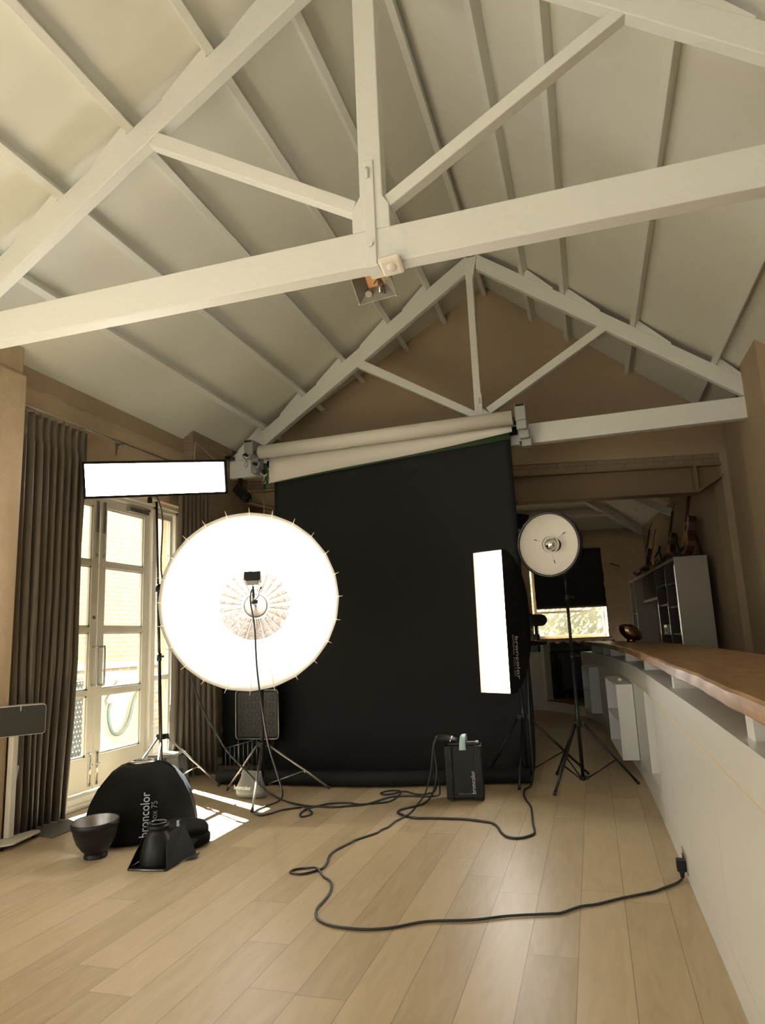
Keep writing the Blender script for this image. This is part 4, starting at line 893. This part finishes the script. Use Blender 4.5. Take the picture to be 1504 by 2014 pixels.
def sandbag():
    c = V((-2.875, 5.50, 0)); t = thing('sandbag', c, 'grey sandbag with black carry loop at the foot of the umbrella stand', 'bag')
    rows = []
    ex = V((.985, -.17, 0)); ey = V((.17, .985, 0))
    for z, wx, wy in ((.0, .135, .06), (.02, .150, .075), (.06, .145, .078), (.11, .125, .062), (.16, .105, .040), (.20, .100, .016), (.215, .100, .010)):
        r = []
        for j in range(41):
            a = 2*PI*j/40; s = 1+.03*math.sin(3*a+z*40)+.02*math.sin(9*a+z*60); p = c+ex*(wx*s*math.copysign(abs(math.cos(a))**.7, math.cos(a)))+ey*(wy*s*math.sin(a))+V((0, 0, z)); r.append(p)
        rows.append(r)
    b = MB().grid(rows); n_ = len(rows[0]); b.add(rows[0][:-1], [tuple(range(40))]); b.build('sack', 'bag_grey', t)
    MB().tube(smooth_path([c+ex*-.035+V((0, 0, .21)), c+ex*-.03+V((0, 0, .25)), c+V((0, 0, .268)), c+ex*.03+V((0, 0, .25)), c+ex*.035+V((0, 0, .21))], 5), .008, 8).build('carry_loop', 'black_fabric', t)
    text('lettering', 'broncolor', .052, c-ey*.086+ex*-.115+V((0, 0, .075)), ex, (0.02, -.12, 1), 'lettering_white', t, wide=.175)
sandbag()
def speaker():
    c = V((-3.87, 4.03, 0)); t = thing('speaker_stand', c, 'white speaker stand with flat tapered base in front of the left curtain', 'speaker stand')
    b = MB(); pl = [(-4.16, 3.86), (-3.83, 3.80), (-3.71, 3.90), (-3.72, 4.08), (-3.90, 4.19), (-4.16, 4.12)]
    pl = [(-3.965, 3.74), (-3.86, 3.80), (-3.78, 3.90), (-3.84, 4.20), (-3.88, 4.23), (-3.925, 4.20), (-3.965, 4.04)]
    b.prism([(x, y, .030) for x, y in pl], (0, 0, 0), (0, 0, .010)); b.build('base_plate', 'white_plastic', t, bevel=.003)
    for x, y in ((-3.85, 3.87), (-3.875, 4.17), (-3.945, 3.80), (-3.945, 4.05)): MB().tube([(x, y, 0), (x, y, .03)], .009, 8).build('foot', 'black_plastic', t)
    b = MB().box((-3.955, 3.985, .04), (-3.910, 4.035, .71)); b.build('column', 'white_plastic', t, bevel=.008)
    s = thing('speaker', (-3.88, 4.05, .71), 'white speaker with black grille on the stand in front of the left curtain', 'speaker')
    T = frame((-3.865, 3.985, .812), (.80, -.60, 0), (0, 0, 1)); 
    b = MB()
    def rr(w, h, r, z, k=5):
        out = []
        for cx, cy, a0 in ((w-r, h-r, 0), (-w+r, h-r, PI/2), (-w+r, -h+r, PI), (w-r, -h+r, 3*PI/2)):
            for j in range(k): a = a0+PI/2*j/(k-1); out.append((cx+r*math.cos(a), cy+r*math.sin(a), z))
        return out
    b.prism([T @ V(p) for p in rr(.168, .102, .022, -.12)], T @ V((0, 0, 0)), T @ V((0, 0, .118))); b.build('cabinet', 'white_plastic', s, bevel=.004)
    b = MB(); b.prism([T @ V(p) for p in rr(.163, .097, .018, -.004)], T @ V((0, 0, 0)), T @ V((0, 0, .008))); b.build('grille', 'grille_cloth', s)
    MB().box((.0, .066, .004), (.006, .097, .006), T).build('logo_strip', 'lettering', s)
    tag(MB().tube(smooth_path([(-3.93, 4.06, .5), (-3.965, 4.06, .30), (-3.985, 4.05, .18), (-3.98, 4.03, .06), (-3.97, 4.02, .045)]), .006, 6).build('speaker_lead', 'white_plastic', loc=(-3.96, 4.05, .3)), 'thin white lead hanging behind the speaker stand column', 'cable')
speaker()
b = MB(); b.prism([(-4.03, 4.24, .001), (-3.72, 4.17, .001), (-3.74, 4.70, .001), (-3.98, 4.76, .001)], (0, 0, 0), (0, 0, .004)); tag(b.build('floor_vent', 'vent_grey', loc=(-3.87, 4.45, 0)), 'grey floor grille by the foot of the left curtain', 'floor vent')
def stool():
    t = thing('step_stool', (-3.93, 5.82, 0), 'small grey folding step stool behind the tripod by the door', 'stool'); z = .29
    T = Mx.Translation((-3.93, 5.85, 0)) @ Mx.Rotation(math.radians(12), 4, 'Z')
    MB().box((-.15, -.11, z-.022), (.15, .11, z), T).build('top', 'stool_grey', t, bevel=.006)
    MB().box((-.145, -.105, z), (.145, .105, z+.003), T).build('tread', 'white_plastic', t)
    for s in (-1, 1):
        MB().prism([T @ V(p) for p in ((-.14, s*.10, z-.02), (-.03, s*.10, z-.02), (-.03, s*.10, .16), (-.11, s*.10, .13), (-.13, s*.115, 0), (-.17, s*.115, 0))], (0, 0, 0), T.to_3x3() @ V((0, .012, 0))).build('leg', 'stool_grey', t)
        MB().prism([T @ V(p) for p in ((.14, s*.10, z-.02), (.03, s*.10, z-.02), (.03, s*.10, .16), (.11, s*.10, .13), (.13, s*.115, 0), (.17, s*.115, 0))], (0, 0, 0), T.to_3x3() @ V((0, .012, 0))).build('leg', 'stool_grey', t)
stool()
# things leaning by the brick pier left of the backdrop
b = MB().box((-3.93, 6.86, .0), (-3.38, 6.90, .93)); tag(b.build('black_board', 'paper_black', loc=(-3.6, 6.88, 0)), 'plain black board leaning by the brick pier left of the backdrop', 'board')
def quilt():
    t = thing('padded_panel', (-3.45, 6.75, .28), 'dark grey dimpled panel with rounded silver frame left of the backdrop', 'panel'); y = 6.74; x0, x1, z0, z1 = -3.70, -3.205, .29, .785
    MB().box((x0+.01, y, z0+.01), (x1-.01, y+.03, z1-.01)).build('pad', 'quilt', t, bevel=.02)
    b = MB(); r = .035; P = []
    for cx, cz, a0 in ((x1-r, z1-r, 0), (x0+r, z1-r, PI/2), (x0+r, z0+r, PI), (x1-r, z0+r, 3*PI/2)):
        for j in range(6): a = a0+PI/2*j/5; P.append((cx+r*math.cos(a), y-.004, cz+r*math.sin(a)))
    P.append(P[0]); b.tube(P, .007, 8); b.build('frame', 'steel', t)
    for i in range(5):
        for j in range(5):
            c = (x0+.08+i*.083, y-.002, z0+.08+j*.083); MB().tube([(c[0]+.027*math.cos(a*PI/10), y-.002, c[2]+.027*math.sin(a*PI/10)) for a in range(21)], .0035, 6).build('dimple', 'quilt', t)
    MB().tube([(x0+.03, y-.01, z0), (x0+.03, y-.01, .0)], .008, 8).build('leg', 'steel', t); MB().tube([(x1-.20, y-.01, z0), (x1-.20, y-.01, .0)], .008, 8).build('leg', 'steel', t)
quilt()
b = MB().box((-3.56, 6.70, .80), (-3.24, 6.78, .93)); tag(b.build('canvas_case', 'quilt', loc=(-3.4, 6.74, .80), bevel=.015), 'green grey canvas case resting above the dimpled panel', 'case')
def rack():
    t = thing('wire_rack', (-3.55, 6.6, 0), 'thin chrome wire rack on the floor below the dimpled panel', 'rack')
    a, c = V((-3.70, 6.52, 0)), V((-3.42, 6.66, 0)); pts = [a.lerp(c, i/7) for i in range(8)]
    for i, p in enumerate(pts): MB().tube([p+V((0, 0, .005)), p+V((0, 0, .23+.07*i/7))], .0045, 6).build('upright', 'steel', t)
    MB().tube([a+V((0, 0, .23)), c+V((0, 0, .30))], .0045, 6).build('top_rail', 'steel', t); MB().tube([a+V((0, 0, .006)), c+V((0, 0, .006))], .0055, 6).build('base_rail', 'steel', t)
rack()
b = MB().box((-3.75, 6.30, .0), (-3.30, 6.55, .018)); tag(b.build('metal_tray', 'steel', loc=(-3.5, 6.4, 0), bevel=.004), 'flat metal tray on the floor behind the sandbag', 'tray')
b = MB().tube([(-3.98, 6.95, .36), (-3.955, 6.95, .36)], .035, 14); tag(b.build('wall_socket', 'socket', loc=(-3.97, 6.95, .36)), 'pale round socket on the brick pier beside the black board', 'socket')
b = MB().box((-3.98, 6.80, .02), (-3.95, 6.90, .08)); tag(b.build('wall_socket', 'socket', loc=(-3.97, 6.85, .05)), 'small pale box low on the brick pier near the floor', 'socket')

# ------------------------------------------------------------------ fittings on the trusses
def spot():
    t = thing('spotlight', (-3.82, 7.14, 3.22), 'black track spotlight hanging under the far tie beam at left', 'spotlight')
    b = MB(); b.box((-3.88, 7.14, 3.10), (-3.84, 7.18, 3.225)); b.build('stem', 'black_metal', t, bevel=.003)
    T = frame((-3.82, 7.12, 3.03), (.62, -.15, -.62)); b = MB(); b.box((-.055, -.05, -.11), (.055, .05, .11), T); b.build('lamp_body', 'black_plastic', t, bevel=.012)
    b = MB(); b.lathe([(.03, .11), (.05, .11), (.05, .135), (.03, .135)], 20, T, closed=True); b.build('snoot', 'black_metal', t)
    for s in (-.03, .03): MB().tube([T @ V((s, -.051, -.02)), T @ V((s, -.058, -.02))], .014, 10).build('knob', 'black_gloss', t)
spot()
b = MB(); T = frame((-.66, 7.9, 2.52), (.7, -.4, -.55)); b.prism([T @ V(p) for p in ((-.09, -.09, .0), (.09, -.09, .0), (.09, .09, .0), (-.09, .09, .0))], T @ V((0, 0, 0)), T @ V((0, 0, -.02))); b.add([T @ V(p) for p in ((-.09, -.09, 0), (.09, -.09, 0), (.09, .09, 0), (-.09, .09, 0), (-.03, -.03, -.18), (.03, -.03, -.18), (.03, .03, -.18), (-.03, .03, -.18))], [(0, 1, 5, 4), (1, 2, 6, 5), (2, 3, 7, 6), (3, 0, 4, 7), (4, 5, 6, 7)])
b.tube([T @ V((0, 0, -.18)), (-.72, 8.2, 2.82)], .012, 6)
tag(b.build('spotlight', 'black_metal', loc=(-.66, 7.9, 2.52)), 'small black spotlight peeping out beside the backdrop above the beauty dish', 'spotlight')
def flood():
    t = thing('floodlight', (-1.0, 3.36, 3.25), 'grey metal floodlight with orange board clamped behind the near tie beam', 'floodlight')
    c = V((-1.005, 3.43, 3.235)); T = frame(c, (.06, -.66, -.75), (0, 1, 0)); w, h = .112, .085
    pts0 = [(-w, -h, 0), (w, -h, 0), (w, h, 0), (-w, h, 0)]; pts1 = [(-.05, -.035, -.10), (.05, -.035, -.10), (.05, .035, -.10), (-.05, .035, -.10)]
    b = MB(); b.add([T @ V(p) for p in pts0+pts1], [(0, 1, 5, 4), (1, 2, 6, 5), (2, 3, 7, 6), (3, 0, 4, 7)]); b.build('hood', 'flood_grey', t, solid=.005)
    b = MB(); P = [T @ V(p) for p in pts0]; b.tube(P+[P[0]], .005, 6); [b.ball(p, .008, 8) for p in P]; b.build('rim', 'flood_grey', t)
    MB().box((-.062, -.04, -.102), (.062, .04, -.092), T).build('lamp_board', 'amber_board', t)
    MB().tube([T @ V((-.02, .0, -.09)), T @ V((-.02, .06, -.03))], .011, 8).build('lamp_holder', 'steel', t)
    MB().tube(smooth_path([T @ V((-.045, .07, -.03)), T @ V((-.055, .0, .0)), T @ V((-.035, -.03, .0)), T @ V((0, .0, -.03)), T @ V((.005, .01, -.09))]), .003, 6).build('flex', 'rubber', t)
    MB().tube([T @ V((.05, .05, -.07)), T @ V((.05, .05, -.03))], .02, 12).build('canister', 'steel', t)
    MB().box((-.93, 3.30, 3.24), (-.90, 3.40, 3.30)).build('bracket', 'flood_grey', t)
flood()
t = thing('smoke_sensor', (-.835, 3.19, 3.215), 'white rounded square sensor under the middle of the near tie beam', 'sensor')
b = MB(); T = frame((-.835, 3.205, 3.204), (.05, -.30, -.95), (0, 1, 0)); b.box((-.062, -.062, -.018), (.062, .062, .018), T); b.build('case', 'sensor_white', t, bevel=.018)
MB().lathe([(.0, .0215), (.026, .0215), (.028, .017)], 28, T).build('button', 'white_plastic', t)

# ------------------------------------------------------------------ back room
def back_window():
    dv = V((1, .22, 0)).normalized(); n_ = V((.22, -1, 0)).normalized()
    P = lambda x, z, d=0.: V((x, by(x)+.22, z))-n_*d   # d>0: outwards
    t = thing('window_2', (-.4, by(-.4)+.2, 1.1), 'small bright sash window below the dark blind at the far end', 'window', kind='structure')
    x0, x1, z0, z1 = -1.06, .28, 1.12, 2.84; b = MB()
    def bar(a0, a1, c0, c1, d0=0., d1=.05): b.prism([P(a0, c0, d0), P(a1, c0, d0), P(a1, c1, d0), P(a0, c1, d0)], V((0, 0, 0)), -n_*(d1-d0))
    bar(x0, x1, z0, z0+.06); bar(x0, x1, z1-.06, z1); bar(x0, x0+.05, z0, z1); bar(x1-.05, x1, z0, z1); bar(x0+.05, x1-.05, 1.61, 1.645)
    b.build('window_frame', 'door_paint', t)
    b = MB(); b.prism([P(x0, z0, .02), P(x1, z0, .02), P(x1, z1, .02), P(x0, z1, .02)], V((0, 0, 0)), -n_*.004); b.build('pane', 'glass', t)
    b = MB(); b.prism([P(-1.1, 1.10, -.24), P(.31, 1.10, -.24), P(.31, 1.125, -.24), P(-1.1, 1.125, -.24)], V((0, 0, 0)), -n_*.26); b.build('window_sill', 'oak_worktop', t)
    k = thing('roman_blind', (-.4, by(-.4), 1.7), 'dark brown fabric roman blind half lowered over the far window', 'blind')
    rows = []
    zs = [2.86, 2.6, 2.40, 2.36, 2.15, 2.06, 2.02, 1.86, 1.84, 1.76, 1.74, 1.69]; ds = [-.04, -.045, -.05, -.07, -.05, -.055, -.085, -.06, -.10, -.07, -.11, -.09]
    for z, d in zip(zs, ds): rows.append([P(-1.05+u*1.31+.0, z, d-.16+.004*math.sin(9*u)) for u in [i/16 for i in range(17)]])
    MB().grid(rows).build('cloth', 'blind', k, solid=.006)
    b = MB(); b.prism([P(-1.05, 2.84, -.22), P(.26, 2.84, -.22), P(.26, 2.88, -.22), P(-1.05, 2.88, -.22)], V((0, 0, 0)), -n_*.04); b.build('head_rail', 'brass', k)
    # sunlit hedge outside
    b = MB(); rr = random.Random(3)
    for i in range(5200):
        x = rr.uniform(-3.2, 2.2); z = rr.uniform(-.1, 3.6); y = by(x)+2.3+rr.uniform(-.35, .35)+.3*math.sin(x*4)*math.sin(z*3.); s = rr.uniform(.035, .085)
        a = V((rr.uniform(-1, 1), rr.uniform(-1, 1), rr.uniform(-1, 1))).normalized(); c = a.orthogonal().normalized(); d = a.cross(c); p = V((x, y, z)); b.add([p-c*s, p-d*s*.5, p+c*s, p+d*s*.5], [(0, 1, 2, 3)])
    b.add([(-3.4, by(-3.4)+2.8, -.1), (2.4, by(2.4)+2.8, -.1), (2.4, by(2.4)+2.8, 3.5), (-3.4, by(-3.4)+2.8, 3.5)], [(0, 1, 2, 3)])
    tag(b.build('hedge', 'leaf', loc=(-.4, 16.2, -.1), recalc=False), 'sunlit leafy hedge outside the far window', 'hedge')
    struct('garden_ground', MB().box((-5, 14.6, -.25), (4, 19, -.1)), 'patio')
back_window()
def shelf_unit():
    A = V((1.066, 9.30, 0)); B = V((.735, 13.60, 0)); d = (B-A).normalized(); n_ = V((d.y, -d.x, 0)); L = (B-A).length; D = .39; H = 2.125
    T = Mx(((d.x, n_.x, 0, A.x), (d.y, n_.y, 0, A.y), (0, 0, 1, 0), (0, 0, 0, 1)))    # x along, y into the wall
    t = thing('bookcase', (1.2, 11.4, 0), 'long off white bookcase against the right wall, guitars on top', 'bookcase')
    bx = lambda nm, lo, hi, m='shelf_white', bv=.003: MB().box(lo, hi, T).build(nm, m, t, bevel=bv)
    bx('end_panel', (0, 0, 0), (.04, D, H-.04)); bx('end_panel', (L-.05, 0, 0), (L, D, H-.04)); bx('top_panel', (-.0, -.005, H-.04), (L, D, H)); bx('back_panel', (.04, D-.02, 0), (L-.05, D-.005, H-.04), 'dark_wood')
    for x, w, m in ((.70, .025, 'dark_wood'), (1.43, .05, 'dark_wood'), (3.68, .06, 'shelf_white')): bx('divider', (x, 0, 0), (x+w, D-.02, H-.04), m)
    bx('stile', (1.425, -.004, 0), (1.485, .0, H-.04)); bx('lining', (.04, .004, 0), (.046, D-.02, H-.04), 'dark_wood', 0)
    for x0, x1, zs in ((.04, .70, (.35, .75, 1.15, 1.50, 1.80)), (.725, 1.43, (.35, .78, 1.15, 1.55, 1.82)), (3.74, L-.05, (.5, 1., 1.5))):
        for z in zs: bx('shelf', (x0, .02, z), (x1, D-.02, z+.022), 'dark_wood', 0)
    bx('back_panel', (1.48, D-.06, 0), (3.68, D-.02, H-.04), 'shelf_white'); bx('cupboard', (1.50, .03, 1.70), (2.9, D-.02, H-.06), 'black_gloss'); bx('cupboard_base', (1.48, .02, 1.665), (2.92, D-.02, 1.70)); 
    for x in (.712, 1.43, .04): bx('edge_strip', (x-.006, -.006, .9), (x+.006, 0, H-.1), 'chrome', 0)
    def book(x0, w, z, h, dd, m, label, lean=0.): 
        TT = T @ Mx.Translation((x0, .06, z)) @ Mx.Rotation(lean, 4, 'Y'); o = MB().box((0, 0, 0), (w, dd, h), TT).build('book', m, loc=TT @ V((w/2, dd/2, 0)), bevel=.003); return tag(o, label, 'book', 'books in the bookcase')
    for i, (x, w, h, m) in enumerate(((.10, .05, .24, 'book_pale'), (.16, .04, .25, 'book_pale'), (.21, .05, .23, 'book_dark'), (.28, .04, .24, 'book_pale'), (.36, .05, .22, 'book_red'))): book(x, w, 1.822, h, .22, m, 'upright books on the top shelf of the nearest bookcase bay')
    for i, (x, w, h, m) in enumerate(((.80, .05, .22, 'book_pale'), (.86, .045, .23, 'book_pale'), (.92, .06, .21, 'book_pale'), (.99, .05, .22, 'book_dark'))): book(x, w, 1.842, h, .22, m, 'pale upright books on the top shelf of the second bookcase bay')
    for i in range(6): book(.08+.01*(i % 2), .28, 1.172+.034*i, .032, .22, ['book_pale', 'book_dark', 'book_pale', 'book_red', 'book_pale', 'book_dark'][i], 'flat stacked books low in the nearest bookcase bay')
    r = thing('clock_radio', T @ V((1.2, .05, 1.172)), 'small silver radio on the lower shelf of the second bookcase bay', 'radio')
    MB().box((1.05, .01, 1.172), (1.27, .10, 1.29), T).build('case', 'steel', r, bevel=.006); MB().box((1.07, .004, 1.185), (1.25, .011, 1.25), T).build('speaker_grille', 'lettering_dim', r)
    return T, H
TS, HS = shelf_unit()
def guitar(base, lean, yaw, label, top, side, stand_label, s=1.0, acoustic=True):
    # local: x width, y up the neck, z out of the soundboard
    x = V((math.cos(yaw), math.sin(yaw), 0)); z = V((math.sin(yaw), -math.cos(yaw), 0)); R_ = Mx(((x.x, 0, z.x, base[0]), (x.y, 0, z.y, base[1]), (0, 1, 0, base[2]+.07), (0, 0, 0, 1)))
    T = R_ @ Mx.Rotation(-lean, 4, 'X') @ Mx.Scale(s, 4)
    t = thing('guitar', (base[0], base[1], base[2]), label, 'guitar', 'guitars on the bookcase')
    dep = .095 if acoustic else .045
    prof = [(0, 0), (.08, .004), (.145, .03), (.185, .09), (.19, .15), (.165, .21), (.13, .255), (.12, .29), (.13, .34), (.142, .39), (.13, .44), (.09, .475), (.04, .485), (0, .485)]
    pl = prof+[(-a, b) for a, b in prof[::-1][1:-1]]
    MB().prism([T @ V((a, b, -dep)) for a, b in pl], T @ V((0, 0, 0)), T @ V((0, 0, dep-.004))).build('body', side, t, bevel=.004)
    sb_ = MB().prism([T @ V((a*.995, b, -.004)) for a, b in pl], T @ V((0, 0, 0)), T @ V((0, 0, .004))).build('soundboard', top, t)
    MB().lathe([(0, .0015), (.05, .0015), (.052, .0)], 20, T @ Mx.Translation((0, .33, 0))).build('sound_hole', 'black_gloss', sb_); MB().box((-.07, .12, 0), (.07, .14, .008), T).build('bridge', 'guitar_side', sb_)
    MB().prism([T @ V(p) for p in ((-.027, .40, .003), (.027, .40, .003), (.021, .84, .003), (-.021, .84, .003))], T @ V((0, 0, 0)), T @ V((0, 0, .014))).build('fingerboard', 'guitar_side', t)
    MB().prism([T @ V(p) for p in ((-.024, .48, -.02), (.024, .48, -.02), (.02, .84, -.02), (-.02, .84, -.02))], T @ V((0, 0, 0)), T @ V((0, 0, .022))).build('neck', side, t)
    hd = MB().prism([T @ V(p) for p in ((-.022, .84, -.005), (.022, .84, -.005), (.034, .98, -.03), (-.034, .98, -.03))], T @ V((0, 0, 0)), T @ V((0, 0, .015))).build('headstock', side, t)
    for sx in (-1, 1):
        for k in range(3): MB().tube([T @ V((sx*.03, .87+.04*k, -.012-.006*k)), T @ V((sx*.05, .87+.04*k, -.012-.006*k))], .006, 6).build('tuning_peg', 'steel', hd)
    # stand
    g = thing('guitar_stand', base, stand_label, 'guitar stand', 'guitar stands on the bookcase'); W = lambda a, b, c: (R_ @ V((a, b-.07, c)))
    top_ = W(0, .36, -.17)
    for sx in (-1, 1):
        MB().tube([top_, W(sx*.15, .012, .10)], .011, 8).build('leg', 'black_metal', g)
        MB().tube(smooth_path([W(sx*.10, .13, .02), W(sx*.11, .07, .05), W(sx*.11, .06, .12), W(sx*.11, .10, .15)]), .010, 8).build('cradle_arm', 'rubber', g)
    MB().tube([top_, W(0, .012, -.24)], .011, 8).build('leg', 'black_metal', g); MB().tube([top_, W(0, .44, -.185)], .016, 8).build('neck_post', 'rubber', g)
    return t
yw = math.radians(-78)
guitar((1.24, 9.75, HS), .20, math.radians(-86), 'nearest acoustic guitar on the bookcase, dark sides, neck reaching the steel beam', 'guitar_top', 'guitar_side', 'black stand under the nearest guitar', 1.06)
guitar((1.13, 10.75, HS), .22, math.radians(-86), 'second acoustic guitar from the front on the bookcase, dark sided', 'guitar_top', 'guitar_side', 'black stand under the second guitar', .90)
guitar((1.00, 12.0, HS), .24, math.radians(-88), 'slim tan electric guitar between two acoustic guitars on the bookcase', 'guitar_tan', 'guitar_tan', 'black stand under the tan guitar', .80, False)
guitar((.94, 12.75, HS), .24, math.radians(-86), 'farthest guitar on the bookcase with dark fretted edge', 'guitar_top', 'guitar_side', 'black stand under the farthest guitar', .92)
def sofa():
    t = thing('sofa', (-.5, 13.0, .15), 'black buttoned leather sofa seen through the opening in the low wall', 'sofa'); c = V((-.45, 12.75, .15))
    MB().box((-1.2, 12.55, .15), (.35, 12.85, .60)).build('base', 'leather', t, bevel=.05)
    rows = []
    for i in range(13):
        a = PI*1.15*i/12-.25; r = []
        for j in range(57):
            u = j/56; x = -1.2+1.55*u; bump_ = .018*math.cos(u*2*PI*9)*math.sin(max(0, a))
            rad = .13+bump_; r.append((x, 12.62-rad*math.cos(a)*.9, .93+rad*math.sin(a)))
        rows.append(r)
    MB().grid(rows).build('roll_back', 'leather', t, solid=.02); MB().box((-1.2, 12.52, .55), (.35, 12.72, .98)).build('backrest', 'leather', t, bevel=.04)
    MB().box((-.66, 12.28, .17), (-.03, 12.56, .90)).build('arm', 'leather', t, bevel=.11)
    for x in (-.5, -.15): MB().tube([(x, 12.34, .15), (x, 12.34, .22)], .03, 10).build('foot', 'brass', t)
sofa()
def lamp():
    t = thing('table_lamp', (.42, 8.55, 1.10), 'copper melted globe lamp standing on the oak worktop', 'lamp'); rows = []
    c = V((.43, 8.75, 1.215)); N = 28
    for i in range(17):
        th = PI*i/16; r = []
        for j in range(N+1):
            ph = 2*PI*j/N; d = V((math.sin(th)*math.cos(ph), math.sin(th)*math.sin(ph), math.cos(th))); w = 1+.10*math.sin(2*ph+1)*math.sin(th)+.08*math.cos(3*th+ph); p = V((d.x*.118*w, d.y*.11*w, d.z*.092*w)); p.z -= .25*p.x*1.; r.append(c+p)
        rows.append(r)
    MB().grid(rows).build('globe', 'copper', t); MB().lathe([(0, 0), (.05, 0), (.05, .03), (.03, .04), (0, .04)], 20, Mx.Translation((.43, 8.75, 1.10))).build('foot', 'copper', t)
lamp()
# bits on the far low wall
b = MB().box((-1.5, 12.0, .94), (-1.05, 12.2, 1.04)); tag(b.build('black_box', 'black_gloss', loc=(-1.3, 12.1, .94), bevel=.005), 'black box in the gap of the far low wall beside the tall strip light', 'box')
t = thing('desk_lamp', (-1.12, 12.2, 1.10), 'grey projector shaped lamp on the far wall left of the small window', 'lamp')
b = MB().box((-1.40, 12.1, 1.20), (-.97, 12.28, 1.33)); b.build('head', 'grey_paint', t, bevel=.04); MB().tube([(-1.2, 12.2, 1.10), (-1.2, 12.2, 1.21)], .02, 8).build('stem', 'grey_paint', t)
b = MB().box((-1.02, 12.0, 1.10), (-.90, 12.1, 1.115)); tag(b.build('phone', 'black_gloss', loc=(-.96, 12.05, 1.10)), 'small flat black gadget on the dark far worktop', 'gadget')
b = MB().tube([(.45, 14.02, 2.52), (.52, 14.03, 2.49), (.62, 14.06, 2.45)], .008, 6); tag(b.build('wall_hook', 'black_metal', loc=(.5, 14.03, 2.5)), 'small dark hook on the end wall right of the blind', 'hook')

# ------------------------------------------------------------------ camera
yaw, pitch, roll = math.radians(16.40), math.radians(10.46), math.radians(-2.45)
f0 = V((-math.sin(yaw)*math.cos(pitch), math.cos(yaw)*math.cos(pitch), math.sin(pitch))); r0 = V((math.cos(yaw), math.sin(yaw), 0)); u0 = r0.cross(f0)
r1 = r0*math.cos(roll)+u0*math.sin(roll); u1 = -r0*math.sin(roll)+u0*math.cos(roll)
cam = bpy.data.cameras.new('camera'); co = bpy.data.objects.new('camera', cam); COL.objects.link(co)
cam.sensor_fit = 'VERTICAL'; cam.sensor_height = 36; cam.lens = 1343/2014*36; cam.clip_start = .02; cam.clip_end = 200
co.matrix_world = Mx(((r1.x, u1.x, -f0.x, 0), (r1.y, u1.y, -f0.y, 0), (r1.z, u1.z, -f0.z, 1.27), (0, 0, 0, 1)))
S.camera = co

# ------------------------------------------------------------------ light
def light(name, kind, energy, col, loc=(0, 0, 0), aim=None, **k):
    l = bpy.data.lights.new(name, kind); l.energy = energy; l.color = col
    for a, v in k.items(): setattr(l, a, v)
    o = bpy.data.objects.new(name, l); COL.objects.link(o); o.location = loc
    if aim is not None: o.rotation_euler = V(aim).to_track_quat('-Z', 'Y').to_euler()
    return o
light('sun', 'SUN', 140, (.93, 1., 1.03), aim=(1.70, -1.02, -2.50), angle=math.radians(.6))
# daylight: a lamp in the wide window behind the camera, portals in the glazed openings
light('rear_window_daylight', 'AREA', 6, (1, .98, .93), (-1.2, -4.15, 1.85), (0, 1, .12), shape='RECTANGLE', size=4.3, size_y=2.0)
for nm, y0, y1, h in (('portal_b', -1.3, 2.5, 2.85), ('portal_c', 4.42, 6.40, 2.7)):
    p = light(nm, 'AREA', 1, (1, 1, 1), (-4.35, (y0+y1)/2, h/2), (1, 0, 0), shape='RECTANGLE', size=y1-y0, size_y=h); p.data.cycles.is_portal = True
# modelling lamp of the umbrella light, shining back into its bowl
light('umbrella_flash', 'POINT', 60, (1, .95, .87), TP @ V((0, .08, .38)), shadow_soft_size=.045)
w = bpy.data.worlds.new('sky'); S.world = w; w.use_nodes = True; bg = w.node_tree.nodes['Background']; bg.inputs[0].default_value = (.985, 1., .98, 1); bg.inputs[1].default_value = 4.2
S.view_settings.view_transform = 'Standard'; S.view_settings.look = 'None'; S.view_settings.exposure = 0.; S.view_settings.gamma = 1; S.view_settings.use_curve_mapping = False
S.cycles.use_denoising = True; S.cycles.max_bounces = 8; S.cycles.sample_clamp_indirect = 6
